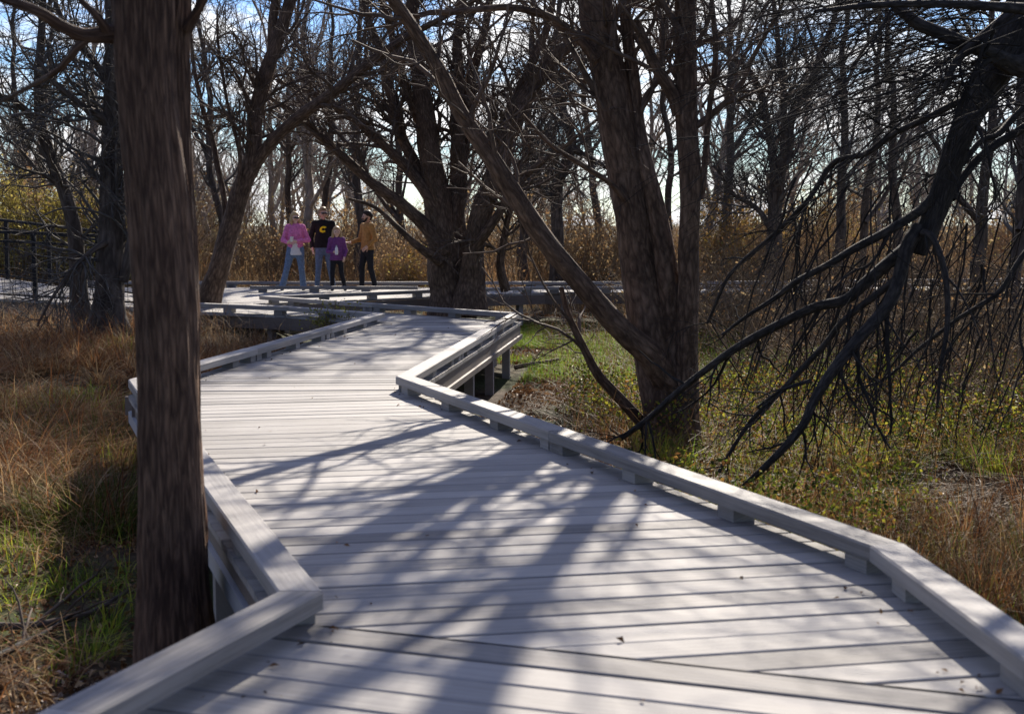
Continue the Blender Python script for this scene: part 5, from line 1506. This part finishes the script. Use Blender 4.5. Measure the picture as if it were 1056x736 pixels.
    if emblem:
        # round yellow emblem with an open C shape, laid on the chest by projection
        bvh = BVHTree.FromPolygons([tuple(v) for v in Vj], [tuple(int(i) for i in f) for f in Qj])
        segs = []
        E = Acc()
        cx_, cz_ = .0, 1.30
        pts_in, pts_out = [], []
        for q in range(25):
            th = math.radians(38 + 284 * q / 24)
            ox, oz = .078 * math.cos(th), .070 * math.sin(th)
            ix, iz = .036 * math.cos(th), .026 * math.sin(th)
            wfac = 1.0
            for (xx_, zz_, lst) in ((ox, oz, pts_out), (ix, iz, pts_in)):
                xx2 = xx_ + zz_ * .22
                hit = bvh.ray_cast(Vector(((cx_ + xx2) * S, -.6, (cz_ + zz_) * S)), Vector((0, 1, 0)))
                p = hit[0] if hit[0] is not None else Vector(((cx_ + xx2) * S, -.15, (cz_ + zz_) * S))
                lst.append(np.array(p))
        n_ = len(pts_in); off = np.array([0, -.004, 0])
        Vv = [p + off for p in pts_in] + [p + off for p in pts_out] + [p - off for p in pts_in] + [p - off for p in pts_out]
        fs = []
        for q in range(n_ - 1):
            fs.append([q, n_ + q, n_ + q + 1, q + 1]); fs.append([2 * n_ + q, 2 * n_ + q + 1, 3 * n_ + q + 1, 3 * n_ + q])
            fs.append([q, q + 1, 2 * n_ + q + 1, 2 * n_ + q]); fs.append([n_ + q, 3 * n_ + q, 3 * n_ + q + 1, n_ + q + 1])
        for q in (0, n_ - 1): fs.append([q, 2 * n_ + q, 3 * n_ + q, n_ + q])
        E.add(Vv, fs); E.build('emblem', mats['emblem'], root)
    return root, wr, S

YP = 29.9
def fx(px_): return (px_ - CX) / F * YP / 1.0
jeans = cloth_mat('denim', (.13, .19, .30), .85); jeans2 = cloth_mat('denim_faded', (.095, .13, .20), .85)
blackc = cloth_mat('black_cotton', (.012, .012, .014)); darkc = cloth_mat('dark_cloth', (.018, .019, .024))
pink = cloth_mat('pink_fleece', (.66, .19, .40)); white = cloth_mat('white_cotton', (.72, .72, .74), var=.06)
purple = cloth_mat('purple_fleece', (.17, .055, .19)); mustard = cloth_mat('mustard_cloth', (.36, .19, .065)); yel = cloth_mat('yellow_print', (.75, .58, .02), var=.05)
blond = cloth_mat('blond_hair', (.44, .30, .155), .55, .3, 60); brownh = cloth_mat('light_brown_hair', (.26, .17, .09), .55, .3, 60); darkh = cloth_mat('dark_hair', (.03, .02, .015), .55, .3, 60)
shoe = cloth_mat('dark_shoes', (.03, .03, .035)); shoew = cloth_mat('grey_shoes', (.30, .30, .32))

# arms: index -1 is image left
JW = dict(knee={-1: (-.20, -.06, .49), 1: (.13, .0, .50)}, ankle={-1: (-.31, -.02, .085), 1: (.17, .06, .085)}, elbow={-1: (-.27, -.03, 1.14), 1: (.29, .02, 1.14)}, wrist={-1: (-.16, -.23, 1.08), 1: (.03, -.25, 1.11)},
          hand={-1: ((.55, -.5, .45), (.5, .4, .2)), 1: ((-.85, -.35, .1), (0, .6, -.4))}, curl={-1: .9, 1: .8}, flare=.018)
pw, wrw, Sw = person('blond woman in pink jacket, white shirt and jeans walking on the far boardwalk', (fx(306), YP - .1, 0.004), .12, 1.60, JW,
    dict(skin=M['skin'], top=pink, shirt=white, trousers=jeans, shoes=shoew), True, blond, glasses=True, head_yaw=.45, shirt=True, hair_len='mid', jacket_hem=.93, stocky=1.12)
JM = dict(knee={-1: (-.11, -.05, .50), 1: (.13, .0, .50)}, ankle={-1: (-.15, -.05, .085), 1: (.2, .1, .085)}, elbow={-1: (-.27, .06, 1.14), 1: (.27, .06, 1.14)}, wrist={-1: (-.24, -.02, .90), 1: (.24, -.02, .90)}, curl={-1: .7, 1: .7})
person('man in a black sweatshirt with a yellow chest emblem and jeans', (fx(332), YP + .35, 0.004), .1, 1.70, JM,
    dict(skin=M['skin2'], top=blackc, trousers=jeans2, shoes=shoe, emblem=yel, top_name='sweatshirt', hood=True), False, brownh, glasses=True, head_yaw=.35, emblem=True, jacket_hem=.90, stocky=1.08)
JG = dict(knee={-1: (-.13, -.02, .50), 1: (.12, .0, .50)}, ankle={-1: (-.14, .02, .085), 1: (.22, .05, .085)}, elbow={-1: (-.25, -.02, 1.10), 1: (.25, .02, 1.12)}, wrist={-1: (-.08, -.20, 1.09), 1: (.21, -.14, .94)},
          hand={-1: ((.75, -.4, .1), (.3, .7, -.2))}, curl={-1: 1.0, 1: .6})
pg, wrg, Sg = person('girl in a purple hooded top and dark leggings holding a white bottle', (fx(350), YP - .35, 0.004), .1, 1.29, JG,
    dict(skin=M['skin'], top=purple, trousers=darkc, shoes=shoe, hood=True, top_name='hooded_top'), True, blond, head_yaw=.1, child=True, hair_len='long', jacket_hem=.85, stocky=.98)
JB = dict(knee={-1: (-.10, -.10, .50), 1: (.09, .02, .50)}, ankle={-1: (-.13, -.08, .085), 1: (.09, .14, .085)}, elbow={-1: (-.23, -.06, 1.13), 1: (.26, .05, 1.14)}, wrist={-1: (-.20, -.31, 1.06), 1: (.20, -.12, .98)},
          hand={-1: ((-.1, -1, .0), (.2, .1, 1.))}, curl={-1: .25, 1: .6})
person('bearded man in a mustard jacket turned towards the other three walkers', (fx(379), YP + .1, 0.004), -.95, 1.63, JB,
    dict(skin=M['skin2'], top=mustard, trousers=darkc, shoes=shoe), False, darkh, beard=True, head_yaw=-.3, jacket_hem=.90)

# bottle held by the girl and the white cup held by the woman: things of their own
def lathe(name, prof, loc, mat, k=16, parent=None, rot=(0, 0, 0)):
    V, Fq = [], []
    for r_, z in prof:
        for i in range(k): V.append((r_ * math.cos(i * 2 * math.pi / k), r_ * math.sin(i * 2 * math.pi / k), z))
    for j in range(len(prof) - 1):
        for i in range(k): Fq.append((j * k + i, j * k + (i + 1) % k, (j + 1) * k + (i + 1) % k, (j + 1) * k + i))
    o = npmesh(name, np.array(V), np.array(Fq), mat, parent, True); o.location = loc; o.rotation_euler = rot
    return o
whitep = plain('white_plastic', (.75, .75, .77), .35)
def held(root, p, rz):
    c_, s_ = math.cos(rz), math.sin(rz); l = root.location
    return (l[0] + p[0] * c_ - p[1] * s_, l[1] + p[0] * s_ + p[1] * c_, l[2] + p[2])
gpos = wrg[-1] + np.array([.075, -.05, -.075]) * Sg
bt = lathe('water_bottle', [(.001, 0), (.030, 0), (.032, .01), (.032, .12), (.026, .145), (.013, .16), (.013, .175)], held(pg, gpos, .1), whitep)
tag(bt, 'white drinks bottle in the hand of the girl in purple', 'bottle')
lathe('cap', [(.015, .172), (.016, .174), (.016, .192), (.001, .193)], (0, 0, 0), plain('grey_cap', (.4, .4, .42)), parent=bt)
cpos = wrw[1] + np.array([-.10, -.035, -.01]) * Sw
cp = lathe('paper_cup', [(.001, 0), (.027, 0), (.037, .10), (.039, .103), (.039, .108), (.035, .108), (.030, .02)], held(pw, cpos, .12), whitep)
tag(cp, 'small white cup held by the woman in pink', 'cup')
